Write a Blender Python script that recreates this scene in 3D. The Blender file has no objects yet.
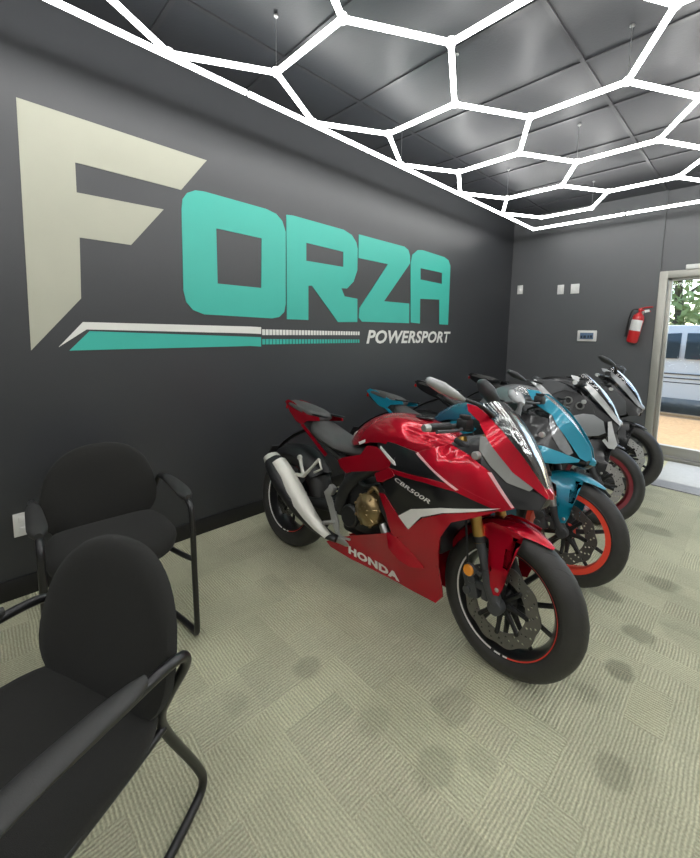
import bpy, bmesh, math, random
import numpy as np
from mathutils import Vector, Matrix, noise
random.seed(4)
PI = math.pi
R = math.radians
COL = bpy.context.scene.collection
sc = bpy.context.scene

# ------------------------------------------------------------------ helpers
def link(o, parent=None):
    COL.objects.link(o)
    if parent: o.parent = parent
    return o

def sharp(me, ang=38):
    for p in me.polygons: p.use_smooth = True
    try: me.set_sharp_from_angle(angle=R(ang))
    except Exception: pass

def obj(name, bm, mat, parent=None, label=None, smooth=38, mats=None):
    me = bpy.data.meshes.new(name)
    if isinstance(bm, bmesh.types.BMesh):
        bmesh.ops.recalc_face_normals(bm, faces=bm.faces)
        bm.to_mesh(me); bm.free()
    me.materials.append(mat)
    for m in (mats or []): me.materials.append(m)
    if smooth: sharp(me, smooth)
    o = link(bpy.data.objects.new(name, me), parent)
    if label: o['label'] = label
    return o

def tag(o, label, cat, group=None, kind=None):
    o['label'] = label; o['category'] = cat
    if group: o['group'] = group
    if kind: o['kind'] = kind
    return o

def thing(name, label, cat, loc=(0, 0, 0), rot=(0, 0, 0), group=None):
    o = link(bpy.data.objects.new(name, None))
    o.location = loc; o.rotation_euler = rot; o.empty_display_size = .1
    return tag(o, label, cat, group)

def struct(name, bm, mat, smooth=38):
    o = obj(name, bm, mat, smooth=smooth); o['kind'] = 'structure'; return o

def BM(): return bmesh.new()

def box(bm, c, s, bev=0, M=None, seg=2):
    r = bmesh.ops.create_cube(bm, size=1)
    vs = r['verts']
    bmesh.ops.scale(bm, vec=s, verts=vs)
    if bev:
        es = list({e for v in vs for e in v.link_edges})
        rr = bmesh.ops.bevel(bm, geom=es, offset=bev, segments=seg, affect='EDGES', profile=.5)
        vs = list({v for f in rr['faces'] for v in f.verts} | {v for v in vs if v.is_valid})
    if M is not None: bmesh.ops.transform(bm, matrix=M, verts=vs)
    bmesh.ops.translate(bm, vec=c, verts=vs)
    return vs

def crom(P, n):
    P = [Vector(p) for p in P]
    if len(P) < 3: return [P[0].lerp(P[-1], i / n) for i in range(n + 1)]
    Q = [P[0] * 2 - P[1]] + P + [P[-1] * 2 - P[-2]]
    out = []
    for i in range(1, len(Q) - 2):
        a, b, c, d = Q[i - 1:i + 3]
        for k in range(n):
            t = k / n
            out.append(.5 * ((2 * b) + (c - a) * t + (2 * a - 5 * b + 4 * c - d) * t * t + (3 * b - a - 3 * c + d) * t ** 3))
    out.append(P[-1])
    return out

def rings(bm, loops, closed=True, cap=True):
    L = [[bm.verts.new(p) for p in lp] for lp in loops]
    n = len(L[0])
    for a, b in zip(L, L[1:]):
        for i in range(n if closed else n - 1):
            j = (i + 1) % n
            try: bm.faces.new((a[i], a[j], b[j], b[i]))
            except ValueError: pass
    if cap and closed:
        for lp in (L[0], L[-1]):
            try: bm.faces.new(lp)
            except ValueError: pass
    return [v for lp in L for v in lp]

def tube(bm, pts, r, n=10, sm=0, flat=1.0, cap=True):
    pts = [Vector(p) for p in pts]
    rs = list(r) if hasattr(r, '__len__') else [r] * len(pts)
    if sm:
        m = len(pts)
        new = crom(pts, sm)
        rs = [rs[min(int(i / sm), m - 1)] * (1 - (i / sm) % 1) + rs[min(int(i / sm) + 1, m - 1)] * ((i / sm) % 1) for i in range(len(new))]
        pts = new
    ref = Vector((0, 0, 1))
    t0 = (pts[1] - pts[0]).normalized()
    if abs(t0.z) > .95: ref = Vector((1, 0, 0))
    u = t0.cross(ref).normalized()
    loops = []
    for i, p in enumerate(pts):
        a = pts[max(i - 1, 0)]; b = pts[min(i + 1, len(pts) - 1)]
        t = (b - a).normalized()
        u = (u - t * u.dot(t)).normalized(); v = t.cross(u)
        loops.append([p + u * math.cos(k * 2 * PI / n) * rs[i] + v * math.sin(k * 2 * PI / n) * rs[i] * flat for k in range(n)])
    return rings(bm, loops, True, cap)

def lathe(bm, prof, c=(0, 0, 0), n=32, axis='Y', full=False, a0=0, a1=2 * PI):
    """prof = [(r, h)]; revolve about axis through c"""
    c = Vector(c); vs = []
    loops = []
    steps = n if abs(a1 - a0 - 2 * PI) < 1e-6 else n + 1
    for k in range(steps):
        a = a0 + (a1 - a0) * k / n
        lp = []
        for r, h in prof:
            if axis == 'Y': p = Vector((r * math.cos(a), h, r * math.sin(a)))
            elif axis == 'Z': p = Vector((r * math.cos(a), r * math.sin(a), h))
            else: p = Vector((h, r * math.cos(a), r * math.sin(a)))
            lp.append(bm.verts.new(c + p))
        loops.append(lp); vs += lp
    m = len(prof)
    for k in range(n):
        a, b = loops[k], loops[(k + 1) % len(loops)]
        for i in range(m if full else m - 1):
            j = (i + 1) % m
            try: bm.faces.new((a[i], a[j], b[j], b[i]))
            except ValueError: pass
    bmesh.ops.remove_doubles(bm, verts=vs, dist=1e-5)
    return [v for v in vs if v.is_valid]

def disc(bm, c, r, h, n=28, axis='Y', bev=.003):
    return lathe(bm, [(1e-4, -h / 2), (r - bev, -h / 2), (r, -h / 2 + bev), (r, h / 2 - bev), (r - bev, h / 2), (1e-4, h / 2)], c, n, axis)

def filled(loops, depth=0.0):
    """2D outlines (first outer, others holes) -> triangulated verts / faces lists in XY"""
    cu = bpy.data.curves.new('t', 'CURVE'); cu.dimensions = '2D'; cu.fill_mode = 'BOTH'; cu.extrude = depth
    for lp in loops:
        sp = cu.splines.new('POLY'); sp.points.add(len(lp) - 1); sp.use_cyclic_u = True
        for i, p in enumerate(lp): sp.points[i].co = (p[0], p[1], 0, 1)
    return curve_bm(cu)

def curve_bm(cu):
    o = bpy.data.objects.new('t', cu); COL.objects.link(o)
    dg = bpy.context.evaluated_depsgraph_get(); dg.update()
    me = bpy.data.meshes.new_from_object(o.evaluated_get(dg))
    bm = BM(); bm.from_mesh(me)
    bpy.data.objects.remove(o); bpy.data.curves.remove(cu); bpy.data.meshes.remove(me)
    bmesh.ops.remove_doubles(bm, verts=bm.verts, dist=1e-6)
    return bm

def text_bm(s, w, h, depth=0.0, shear=0.0, bold=0.0, track=1.0):
    cu = bpy.data.curves.new('t', 'FONT'); cu.body = s; cu.extrude = depth; cu.shear = shear; cu.offset = bold
    cu.space_character = track; cu.resolution_u = 3
    bm = curve_bm(cu)
    xs = [v.co.x for v in bm.verts]; ys = [v.co.y for v in bm.verts]
    x0, x1, y0, y1 = min(xs), max(xs), min(ys), max(ys)
    for v in bm.verts:
        v.co.x = (v.co.x - x0) / (x1 - x0) * w; v.co.y = (v.co.y - y0) / (y1 - y0) * h
    return bm

def prism(bm, poly, h, M):
    """poly in local XY extruded +-h/2 in local Z, placed with matrix M"""
    a = [bm.verts.new(M @ Vector((p[0], p[1], -h / 2))) for p in poly]
    b = [bm.verts.new(M @ Vector((p[0], p[1], h / 2))) for p in poly]
    bm.faces.new(a); bm.faces.new(b)
    n = len(poly)
    for i in range(n): bm.faces.new((a[i], a[(i + 1) % n], b[(i + 1) % n], b[i]))
    return a + b

# ------------------------------------------------------------------ materials
def mat(name, col, rough=.5, metal=0, coat=0, bump=0, bscale=200, spec=None, emis=None, estr=0, var=0, vscale=8, alpha=None, sheen=0):
    m = bpy.data.materials.new(name); m.use_nodes = True
    nt = m.node_tree; N = nt.nodes; L = nt.links
    b = N['Principled BSDF']
    b.inputs['Base Color'].default_value = (*col, 1); b.inputs['Roughness'].default_value = rough
    b.inputs['Metallic'].default_value = metal; b.inputs['Coat Weight'].default_value = coat
    b.inputs['Coat Roughness'].default_value = .06
    if spec is not None: b.inputs['Specular IOR Level'].default_value = spec
    if sheen: b.inputs['Sheen Weight'].default_value = sheen
    if emis: b.inputs['Emission Color'].default_value = (*emis, 1); b.inputs['Emission Strength'].default_value = estr
    tc = N.new('ShaderNodeTexCoord')
    if var:
        nz = N.new('ShaderNodeTexNoise'); nz.inputs['Scale'].default_value = vscale; nz.inputs['Detail'].default_value = 4
        L.new(tc.outputs['Object'], nz.inputs['Vector'])
        mr = N.new('ShaderNodeMapRange'); mr.inputs['To Min'].default_value = 1 - var; mr.inputs['To Max'].default_value = 1 + var
        L.new(nz.outputs['Fac'], mr.inputs['Value'])
        mx = N.new('ShaderNodeMix'); mx.data_type = 'RGBA'; mx.blend_type = 'MULTIPLY'; mx.inputs[0].default_value = 1
        mx.inputs[6].default_value = (*col, 1); L.new(mr.outputs[0], mx.inputs[7]); L.new(mx.outputs[2], b.inputs['Base Color'])
    if bump:
        nz = N.new('ShaderNodeTexNoise'); nz.inputs['Scale'].default_value = bscale; nz.inputs['Detail'].default_value = 3
        L.new(tc.outputs['Object'], nz.inputs['Vector'])
        bp = N.new('ShaderNodeBump'); bp.inputs['Strength'].default_value = bump; bp.inputs['Distance'].default_value = .002
        L.new(nz.outputs['Fac'], bp.inputs['Height']); L.new(bp.outputs[0], b.inputs['Normal'])
    return m

def glassmat(name, tint, gloss=.12, rough=.02, haze=0):
    m = bpy.data.materials.new(name); m.use_nodes = True
    nt = m.node_tree; N = nt.nodes; L = nt.links
    N.remove(N['Principled BSDF']); out = N['Material Output']
    t = N.new('ShaderNodeBsdfTransparent'); t.inputs[0].default_value = (*tint, 1)
    g = N.new('ShaderNodeBsdfGlossy'); g.inputs['Roughness'].default_value = rough
    lw = N.new('ShaderNodeLayerWeight'); lw.inputs[0].default_value = .35
    mr = N.new('ShaderNodeMapRange'); mr.inputs['To Min'].default_value = gloss * .35; mr.inputs['To Max'].default_value = min(1, gloss * 4)
    L.new(lw.outputs['Facing'], mr.inputs['Value'])
    mx = N.new('ShaderNodeMixShader'); L.new(mr.outputs[0], mx.inputs[0]); L.new(t.outputs[0], mx.inputs[1]); L.new(g.outputs[0], mx.inputs[2])
    if haze:
        df = N.new('ShaderNodeBsdfDiffuse'); df.inputs[0].default_value = (.55, .56, .56, 1)
        m2 = N.new('ShaderNodeMixShader'); m2.inputs[0].default_value = haze
        L.new(mx.outputs[0], m2.inputs[1]); L.new(df.outputs[0], m2.inputs[2]); mx = m2
    L.new(mx.outputs[0], out.inputs[0])
    return m

def carpet_mat():
    m = bpy.data.materials.new('carpet_tiles'); m.use_nodes = True
    nt = m.node_tree; N = nt.nodes; L = nt.links; b = N['Principled BSDF']
    b.inputs['Roughness'].default_value = .95; b.inputs['Specular IOR Level'].default_value = .2
    def node(t, **k):
        n = N.new(t)
        for a, v in k.items(): setattr(n, a, v)
        return n
    def val(x):
        return x
    def math_(op, a, c=None, d=None):
        n = node('ShaderNodeMath', operation=op)
        for i, x in enumerate((a, c, d)):
            if x is None: continue
            if isinstance(x, (int, float)): n.inputs[i].default_value = x
            else: L.new(x, n.inputs[i])
        return n.outputs[0]
    geo = node('ShaderNodeNewGeometry')
    sep = node('ShaderNodeSeparateXYZ'); L.new(geo.outputs['Position'], sep.inputs[0])
    wobf = node('ShaderNodeTexNoise'); wobf.inputs['Scale'].default_value = 45; L.new(geo.outputs['Position'], wobf.inputs['Vector'])
    # small wobble so the pile rows are not dead straight
    wob = node('ShaderNodeTexNoise'); wob.inputs['Scale'].default_value = 3; L.new(geo.outputs['Position'], wob.inputs['Vector'])
    wb = math_('ADD', math_('MULTIPLY', math_('SUBTRACT', wob.outputs['Fac'], .5), .02), math_('MULTIPLY', math_('SUBTRACT', wobf.outputs['Fac'], .5), .007))
    x = math_('ADD', sep.outputs[0], wb); y = math_('ADD', sep.outputs[1], wb)
    def cellnoise(sx, sy, seed):
        fx = math_('FLOOR', math_('DIVIDE', x, sx)); fy = math_('FLOOR', math_('DIVIDE', y, sy))
        cb = node('ShaderNodeCombineXYZ'); L.new(fx, cb.inputs[0]); L.new(fy, cb.inputs[1]); cb.inputs[2].default_value = seed
        wn = node('ShaderNodeTexWhiteNoise', noise_dimensions='3D'); L.new(cb.outputs[0], wn.inputs['Vector'])
        return wn.outputs['Value']
    big = cellnoise(.46, .46, 1.5)
    small = cellnoise(.23, .115, 4.5)
    small2 = cellnoise(.115, .23, 9.5)
    sel = math_('GREATER_THAN', big, .5)
    sub = math_('ADD', math_('MULTIPLY', small, sel), math_('MULTIPLY', small2, math_('SUBTRACT', 1, sel)))
    # direction chosen per sub block
    dirn = math_('GREATER_THAN', math_('FRACT', math_('ADD', math_('MULTIPLY', sub, 7.3), big)), .5)
    def stripes(c, pitch):
        return math_('ADD', math_('MULTIPLY', math_('SINE', math_('MULTIPLY', c, 2 * PI / pitch)), .5), .5)
    sx_ = stripes(x, .0118); sy_ = stripes(y, .0118)
    st = math_('ADD', math_('MULTIPLY', sx_, dirn), math_('MULTIPLY', sy_, math_('SUBTRACT', 1, dirn)))
    fine = node('ShaderNodeTexNoise'); fine.inputs['Scale'].default_value = 150; fine.inputs['Detail'].default_value = 3
    L.new(geo.outputs['Position'], fine.inputs['Vector'])
    cloud = node('ShaderNodeTexNoise'); cloud.inputs['Scale'].default_value = 2.2; cloud.inputs['Detail'].default_value = 5
    L.new(geo.outputs['Position'], cloud.inputs['Vector'])
    v = math_('MULTIPLY', math_('ADD', .74, math_('MULTIPLY', st, .30)), math_('ADD', .93, math_('MULTIPLY', sub, .14)))
    v = math_('MULTIPLY', v, math_('ADD', .52, math_('MULTIPLY', fine.outputs['Fac'], .96)))
    v = math_('MULTIPLY', v, math_('ADD', .70, math_('MULTIPLY', cloud.outputs['Fac'], .60)))
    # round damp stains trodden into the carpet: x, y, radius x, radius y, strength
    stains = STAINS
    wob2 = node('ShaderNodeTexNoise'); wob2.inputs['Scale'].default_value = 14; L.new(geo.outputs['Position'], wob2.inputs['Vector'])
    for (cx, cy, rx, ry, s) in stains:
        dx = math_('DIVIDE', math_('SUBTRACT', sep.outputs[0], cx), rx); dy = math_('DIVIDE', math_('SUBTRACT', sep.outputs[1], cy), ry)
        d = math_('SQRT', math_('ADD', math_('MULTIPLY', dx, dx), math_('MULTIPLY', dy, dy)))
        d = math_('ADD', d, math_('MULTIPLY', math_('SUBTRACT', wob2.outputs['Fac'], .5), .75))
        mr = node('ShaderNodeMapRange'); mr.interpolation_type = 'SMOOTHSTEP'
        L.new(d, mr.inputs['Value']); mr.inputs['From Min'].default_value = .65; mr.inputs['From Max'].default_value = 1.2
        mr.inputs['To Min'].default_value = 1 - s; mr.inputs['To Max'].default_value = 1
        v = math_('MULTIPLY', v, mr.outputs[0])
    mx = node('ShaderNodeMix', data_type='RGBA', blend_type='MULTIPLY'); mx.inputs[0].default_value = 1
    mx.inputs[6].default_value = (.55, .545, .385, 1); L.new(v, mx.inputs[7]); L.new(mx.outputs[2], b.inputs['Base Color'])
    bp = node('ShaderNodeBump'); bp.inputs['Strength'].default_value = .7; bp.inputs['Distance'].default_value = .004
    L.new(math_('ADD', st, math_('MULTIPLY', fine.outputs['Fac'], .8)), bp.inputs['Height']); L.new(bp.outputs[0], b.inputs['Normal'])
    return m

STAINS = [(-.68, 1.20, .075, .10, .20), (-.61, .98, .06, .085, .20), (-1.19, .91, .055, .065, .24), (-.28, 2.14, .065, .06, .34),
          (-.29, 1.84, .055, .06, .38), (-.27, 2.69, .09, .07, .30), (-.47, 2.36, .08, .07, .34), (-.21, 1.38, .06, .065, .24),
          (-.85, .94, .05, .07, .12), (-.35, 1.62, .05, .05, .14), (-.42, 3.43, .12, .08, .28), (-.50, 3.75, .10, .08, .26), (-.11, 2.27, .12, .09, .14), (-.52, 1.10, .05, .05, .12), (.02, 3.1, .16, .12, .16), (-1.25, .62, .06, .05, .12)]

M = {}
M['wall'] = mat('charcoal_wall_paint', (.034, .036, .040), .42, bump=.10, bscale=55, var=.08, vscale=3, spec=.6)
M['wall_daylit'] = mat('charcoal_wall_paint_daylit', (.100, .103, .108), .45, bump=.10, bscale=55, var=.08, vscale=3, spec=.5)  # same charcoal paint, colour lightened for daylight at the far end
M['base'] = mat('black_baseboard', (.008, .008, .009), .45)
M['grey_wall'] = mat('grey_wall_paint', (.30, .30, .29), .6, var=.05)
M['ceil'] = mat('charcoal_ceiling_tile', (.026, .0275, .032), .40, bump=.25, bscale=90, var=.10, vscale=6, spec=.6)
M['tbar'] = mat('dark_tbar', (.03, .03, .033), .3, spec=.6)
M['carpet'] = carpet_mat()
M['white_paint'] = mat('cream_white_letter', (.43, .43, .345), .55, var=.03)
M['teal_paint'] = mat('teal_letter', (.042, .435, .355), .45, var=.03)
M['white'] = mat('white_plastic', (.75, .75, .73), .4, var=.02)
M['screen_blue'] = mat('blue_grey_screen', (.10, .16, .26), .3, var=.2, vscale=60)
M['stripe_white'] = mat('white_stripe_paint', (.74, .74, .70), .5, var=.02)
M['pod'] = mat('mirror_shell_grey', (.34, .345, .35), .22, coat=.8)
M['ink'] = mat('dark_ink', (.02, .03, .05), .4)
M['tube'] = mat('led_tube', (.9, .9, .9), .3, emis=(1, 1, .985), estr=17)
M['tube_cap'] = mat('connector_plastic', (.8, .8, .8), .4, emis=(1, 1, .985), estr=5)
M['wire'] = mat('steel_wire', (.5, .5, .5), .3, metal=1)
M['fabric'] = mat('black_fabric', (.022, .022, .0205), .95, bump=.6, bscale=900, var=.15, vscale=300, sheen=.06, spec=.2)
M['armpad'] = mat('black_armrest_plastic', (.03, .03, .029), .55, bump=.15, bscale=400)
M['frame_blk'] = mat('black_tube', (.010, .010, .011), .32, spec=.6)
M['red_paint'] = mat('red_metallic_paint', (.50, .002, .018), .22, metal=.5, coat=.7, spec=.15, var=.04)
M['cyan_paint'] = mat('cyan_metallic_paint', (.006, .27, .40), .28, metal=.25, coat=1, var=.04)
M['navy_paint'] = mat('dark_blue_paint', (.01, .09, .16), .25, coat=1, var=.04)
M['grey_paint'] = mat('grey_metallic_paint', (.26, .27, .28), .3, metal=.4, coat=.8, var=.04)
M['silver_paint'] = mat('silver_paint', (.55, .56, .56), .3, metal=.3, coat=.8, var=.04)
M['black_gloss'] = mat('black_gloss_plastic', (.008, .008, .009), .28, coat=.4, var=.04)
M['black_plastic'] = mat('black_plastic', (.012, .012, .013), .45, bump=.15, bscale=500)
M['dark_grey'] = mat('dark_grey_plastic', (.05, .052, .055), .42, bump=.1, bscale=500)
M['mid_grey'] = mat('mid_grey_cowl_trim', (.20, .20, .19), .35, coat=.3)
M['graphic'] = mat('white_graphic', (.78, .76, .73), .3, coat=.6)
M['pink_edge'] = mat('pale_pink_highlight', (.75, .42, .44), .3, coat=.6)  # colour of painted highlights on the red cowl edge and crease
M['seat_vinyl'] = mat('grey_seat_vinyl', (.062, .060, .058), .55, bump=.35, bscale=700, var=.06)
M['tyre'] = mat('tyre_rubber', (.030, .029, .027), .55, bump=.3, bscale=120, var=.2, vscale=40)
M['rim_blk'] = mat('black_rim', (.012, .012, .013), .3, coat=.3)
M['rim_orange'] = mat('vermilion_rim', (1.0, .09, .05), .35, coat=.5)
M['rim_red'] = mat('dark_red_rim', (.20, .012, .02), .35, coat=.5)
M['red_line'] = mat('red_pinstripe', (.75, .05, .03), .4)
M['steel'] = mat('brushed_steel', (.42, .41, .39), .32, metal=.9, var=.1, vscale=30)
M['disc_steel'] = mat('disc_steel', (.17, .165, .155), .38, metal=.8, var=.15, vscale=40)
M['alu'] = mat('cast_aluminium', (.52, .52, .50), .38, metal=.7, var=.08, vscale=30)
M['muffler'] = mat('pale_muffler_shield', (.66, .65, .58), .35, metal=.25, var=.05)
M['engine'] = mat('engine_casting', (.022, .022, .022), .45, metal=.4, var=.3, vscale=40)
M['bronze'] = mat('bronze_case', (.30, .215, .105), .32, metal=.85, var=.2, vscale=30)
M['gold'] = mat('gold_fork', (.62, .37, .10), .28, metal=.9)
M['amber'] = mat('amber_reflector', (.85, .30, .015), .25, coat=.6)
M['red_lens'] = mat('red_lens', (.5, .01, .01), .2, coat=.8)
M['lens'] = mat('headlight_lens', (.30, .31, .32), .12, coat=.8, metal=.5, var=.3, vscale=30)
M['mirror'] = mat('mirror_glass', (.8, .8, .8), .03, metal=1)
M['screen'] = glassmat('clear_windscreen', (.62, .66, .66), .26, .10)
M['screen_pale'] = glassmat('pale_windscreen', (.55, .58, .58), .30, .22, .22)  # diffuse haze stands in for ceiling lights reflected in the screen
M['smoke'] = glassmat('smoke_windscreen', (.30, .31, .32), .25)
M['window'] = glassmat('window_glass', (.93, .96, .95), .06)
M['alu_frame'] = mat('door_aluminium', (.40, .39, .35), .4, metal=.35, var=.06)
M['ext_red'] = mat('extinguisher_red', (.55, .012, .015), .3, coat=.5)
M['mat_pale'] = mat('pale_door_mat', (.36, .37, .38), .7, bump=.4, bscale=200, var=.14, vscale=30)
M['concrete'] = mat('concrete_walk', (.42, .39, .34), .85, var=.12, vscale=6)
M['asphalt'] = mat('asphalt', (.12, .12, .12), .9, bump=.5, bscale=100, var=.15, vscale=5)
M['mulch'] = mat('leaf_litter', (.55, .33, .16), .95, bump=1, bscale=60, var=.35, vscale=22)
M['car_white'] = mat('white_car_paint', (.80, .79, .76), .25, coat=1)
M['car_glass'] = mat('dark_car_glass', (.03, .045, .05), .08, coat=.5)
M['leaf'] = mat('tree_leaf', (.30, .36, .13), .6, var=.3, vscale=3)
M['bark'] = mat('tree_bark', (.13, .10, .07), .9, bump=1, bscale=30, var=.2)

# ------------------------------------------------------------------ room shell
WX, BY, CZ = -2.55, 5.50, 2.95
def slab(name, lo, hi, m, bev=0):
    bm = BM(); box(bm, [(a + b) / 2 for a, b in zip(lo, hi)], [b - a for a, b in zip(lo, hi)], bev)
    return struct(name, bm, m)
slab('floor', (-2.70, -3.2, -.1), (3.6, 5.62, 0), M['carpet'])
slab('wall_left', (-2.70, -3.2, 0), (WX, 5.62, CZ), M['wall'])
# back wall: solid part, then glass door and added unseen storefront
DX0, DX1, DZ = -.86, .14, 2.09
slab('wall_back', (WX, BY, 0), (DX0, 5.62, CZ), M['wall_daylit'])
slab('wall_above_door', (DX0, BY + .02, DZ + .001), (3.6, 5.62, CZ), M['wall_daylit'])
slab('wall_back_right', (1.9, BY, 0), (3.6, 5.62, DZ + .015), M['wall_daylit'])
slab('wall_right', (3.45, -3.2, 0), (3.6, BY, CZ), M['grey_wall'])
slab('wall_front', (WX, -3.2, 0), (3.45, -3.05, CZ), M['grey_wall'])
slab('ceiling', (-2.70, -3.2, CZ), (3.6, 5.62, CZ + .1), M['ceil'])
slab('baseboard_left', (WX, -3.05, 0), (WX + .012, BY, .105), M['base'], .003)
slab('baseboard_back', (WX + .012, BY - .012, 0), (DX0 - .004, BY, .105), M['base'], .003)
bm = BM()
for i in range(-5, 10):
    y = i * .61 + .2
    box(bm, ((WX + 3.45) / 2, y, CZ - .004), (3.45 - WX, .024, .008))
for i in range(-4, 6):
    x = i * 1.22 + .35
    if WX < x < 3.4: box(bm, (x, 1.22, CZ - .0045), (.024, 8.5, .009))
struct('ceiling_grid', bm, M['tbar'])
# door leaf (aluminium frame + pane), frame, sill
d1 = None
bm = BM()
fw = .075
box(bm, (DX0 + fw / 2, BY + .05, DZ / 2), (fw, .13, DZ), .004)
box(bm, (DX1 - fw / 2, BY + .05, DZ / 2), (fw, .13, DZ), .004)
box(bm, ((DX0 + DX1) / 2, BY + .05, DZ - fw / 2), (DX1 - DX0 - fw * 2 + .01, .13, fw), .004)
box(bm, ((DX0 + DX1) / 2, BY + .05, .02), (DX1 - DX0 - 2 * fw, .13, .04), .004)
d1 = struct('door_1', bm, M['alu_frame'])
bm = BM(); box(bm, ((DX0 + DX1) / 2, BY + .05, 1.04), (DX1 - DX0 - 2 * fw - .02, .008, 1.95))
obj('door_pane', bm, M['window'], d1)
bm = BM()
x0, x1 = DX0 + fw + .005, DX1 - fw - .005
for (a, b, c, d) in ((x0, x0 + .035, .05, DZ - .065), (x1 - .035, x1, .05, DZ - .065)):
    box(bm, ((a + b) / 2, BY + .05, (c + d) / 2), (b - a, .05, d - c), .003)
box(bm, ((x0 + x1) / 2, BY + .05, .105), (x1 - x0, .05, .11), .003)
box(bm, ((x0 + x1) / 2, BY + .05, DZ - .085), (x1 - x0, .05, .035), .003)
obj('door_leaf', bm, M['alu_frame'], d1)
bm = BM(); tube(bm, [(x1 - .08, BY + .0, 1.25), (x1 - .08, BY - .04, 1.22), (x1 - .08, BY - .04, .92), (x1 - .08, BY, .89)], .011, 8, 4)
obj('door_handle', bm, M['steel'], d1)
# unseen storefront window, added beside the door to bring daylight in
bm = BM()
for x in (DX1 + .03, 1.0, 1.87): box(bm, (x, BY + .05, DZ / 2), (.055, .1, DZ), .003)
for z in (.03, DZ - .02): box(bm, (1.02, BY + .05, z), (1.76, .1, .055), .003)
w1 = struct('added_window_1', bm, M['alu_frame'])
bm = BM(); box(bm, (1.02, BY + .05, DZ / 2), (1.7, .008, DZ - .08)); obj('window_pane', bm, M['window'], w1)

# door mat
bm = BM(); box(bm, (.25, 4.96, .005), (1.72, 1.0, .010), .003)
tag(obj('door_mat', bm, M['mat_pale']), 'pale grey flecked entrance mat on the carpet in front of the glass door', 'mat')
# closer / sign bar above door
t = thing('door_closer', 'short pale bar-shaped door closer on the wall just above the glass door', 'door closer', (-.55, BY + .02, 2.118))
bm = BM(); box(bm, (.09, -.022, 0), (.36, .044, .05), .006); obj('closer_body', bm, M['white'], t)
bm = BM(); box(bm, (.30, -.05, -.012), (.26, .016, .012), .003); box(bm, (.20, -.035, -.012), (.016, .04, .012), .002); obj('closer_arm', bm, M['alu_frame'], t)

# ------------------------------------------------------------------ wall logo
LOGO = thing('wall_logo', 'large painted business name lettering with white F and teal ORZA on the dark wall', 'wall lettering', (WX, 0, 1.4))
H0 = 1.38
CAMROT = None
LG = {'F': [[(0.2364, 2.4392), (1.1438, 2.4297), (0.9807, 2.2119), (0.452, 2.2143), (0.4507, 2.0671), (0.8756, 2.0756), (0.6935, 1.8431), (0.452, 1.8426), (0.4425, 1.5282), (0.2215, 1.2578)]], 'O': [[(0.9793, 2.0953), (0.9874, 2.1613), (1.0162, 2.2033), (1.0659, 2.2308), (1.1227, 2.2378), (1.5681, 2.2301), (1.6504, 2.2134), (1.7014, 2.1747), (1.7307, 2.102), (1.7283, 1.576), (1.7155, 1.5158), (1.6711, 1.4768), (1.6105, 1.4643), (1.1019, 1.4723), (1.0318, 1.497), (0.9896, 1.5444), (0.9748, 1.6169)], [(1.1959, 2.0277), (1.5287, 2.0217), (1.5214, 1.6766), (1.197, 1.6769)]], 'R': [[(1.7373, 2.2261), (1.7984, 2.233), (2.3106, 2.225), (2.4056, 2.198), (2.4594, 2.1458), (2.4764, 2.0934), (2.4766, 1.9127), (2.4332, 1.8102), (2.3568, 1.7449), (2.2907, 1.7419), (2.3294, 1.6766), (2.4823, 1.6664), (2.487, 1.4618), (2.258, 1.4553), (1.9772, 1.7339), (1.9417, 1.7306), (1.9426, 1.4631), (1.74, 1.4628)], [(1.9201, 2.0551), (2.3081, 2.0449), (2.3102, 1.9202), (1.9205, 1.9195)]], 'Z': [[(2.4889, 2.219), (3.1167, 2.2138), (3.1795, 2.1903), (3.2071, 2.141), (3.2109, 2.0649), (2.8363, 1.6681), (3.218, 1.6691), (3.2279, 1.4717), (2.5465, 1.4678), (2.5059, 1.5015), (2.5098, 1.5849), (2.8794, 2.015), (2.4878, 2.0189)]], 'A': [[(3.2533, 1.4804), (3.2231, 2.0742), (3.2445, 2.154), (3.3321, 2.2133), (3.4115, 2.2253), (3.8173, 2.2106), (3.8973, 2.1875), (3.9399, 2.1327), (3.9426, 1.889), (3.942, 1.4726), (3.7681, 1.4737), (3.7493, 1.744), (3.3993, 1.7287), (3.4083, 1.4732)], [(3.3871, 2.04), (3.7837, 2.037), (3.786, 1.918), (3.3935, 1.926)]], 's1': [[(0.3329, 1.2727), (0.4444, 1.4049), (1.4301, 1.4008), (1.5169, 1.3985), (1.5163, 1.3492), (1.4294, 1.3526), (0.4591, 1.3657)]], 's2': [[(0.3779, 1.254), (0.4715, 1.3567), (1.516, 1.3265), (1.5152, 1.2584), (1.4281, 1.2637)]], 'dash': (1.526, 2.5272, 1.3416, 1.383, 1.2735, 1.3127), 'text': (2.6058, 4.0008, 1.268, 1.3957)}
def wallpoly(name, loops, m, lift=.006, label=None):
    bm = filled(loops, .0)
    # give the vinyl real thickness: front face at +lift with side skirts
    r = bmesh.ops.extrude_face_region(bm, geom=bm.faces[:])
    vs = [e for e in r['geom'] if isinstance(e, bmesh.types.BMVert)]
    bmesh.ops.translate(bm, vec=(0, 0, lift), verts=vs)
    for v in bm.verts: v.co = Vector((v.co.z, v.co.x, v.co.y - 1.4))
    return obj(name, bm, m, LOGO, label, smooth=0)
wallpoly('letter_f', LG['F'], M['white_paint'], .004, 'large cream white letter F with pointed arms')
for k in 'ORZA': wallpoly('letter_' + k.lower(), LG[k], M['teal_paint'], .004, 'teal block letter ' + k)
wallpoly('upper_stripe', LG['s1'], M['stripe_white'], .004, 'white speed stripe')
wallpoly('lower_stripe', LG['s2'], M['teal_paint'], .004, 'teal speed stripe')
(y0, y1, zt0, zt1, zb0, zb1) = LG['dash']
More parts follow.
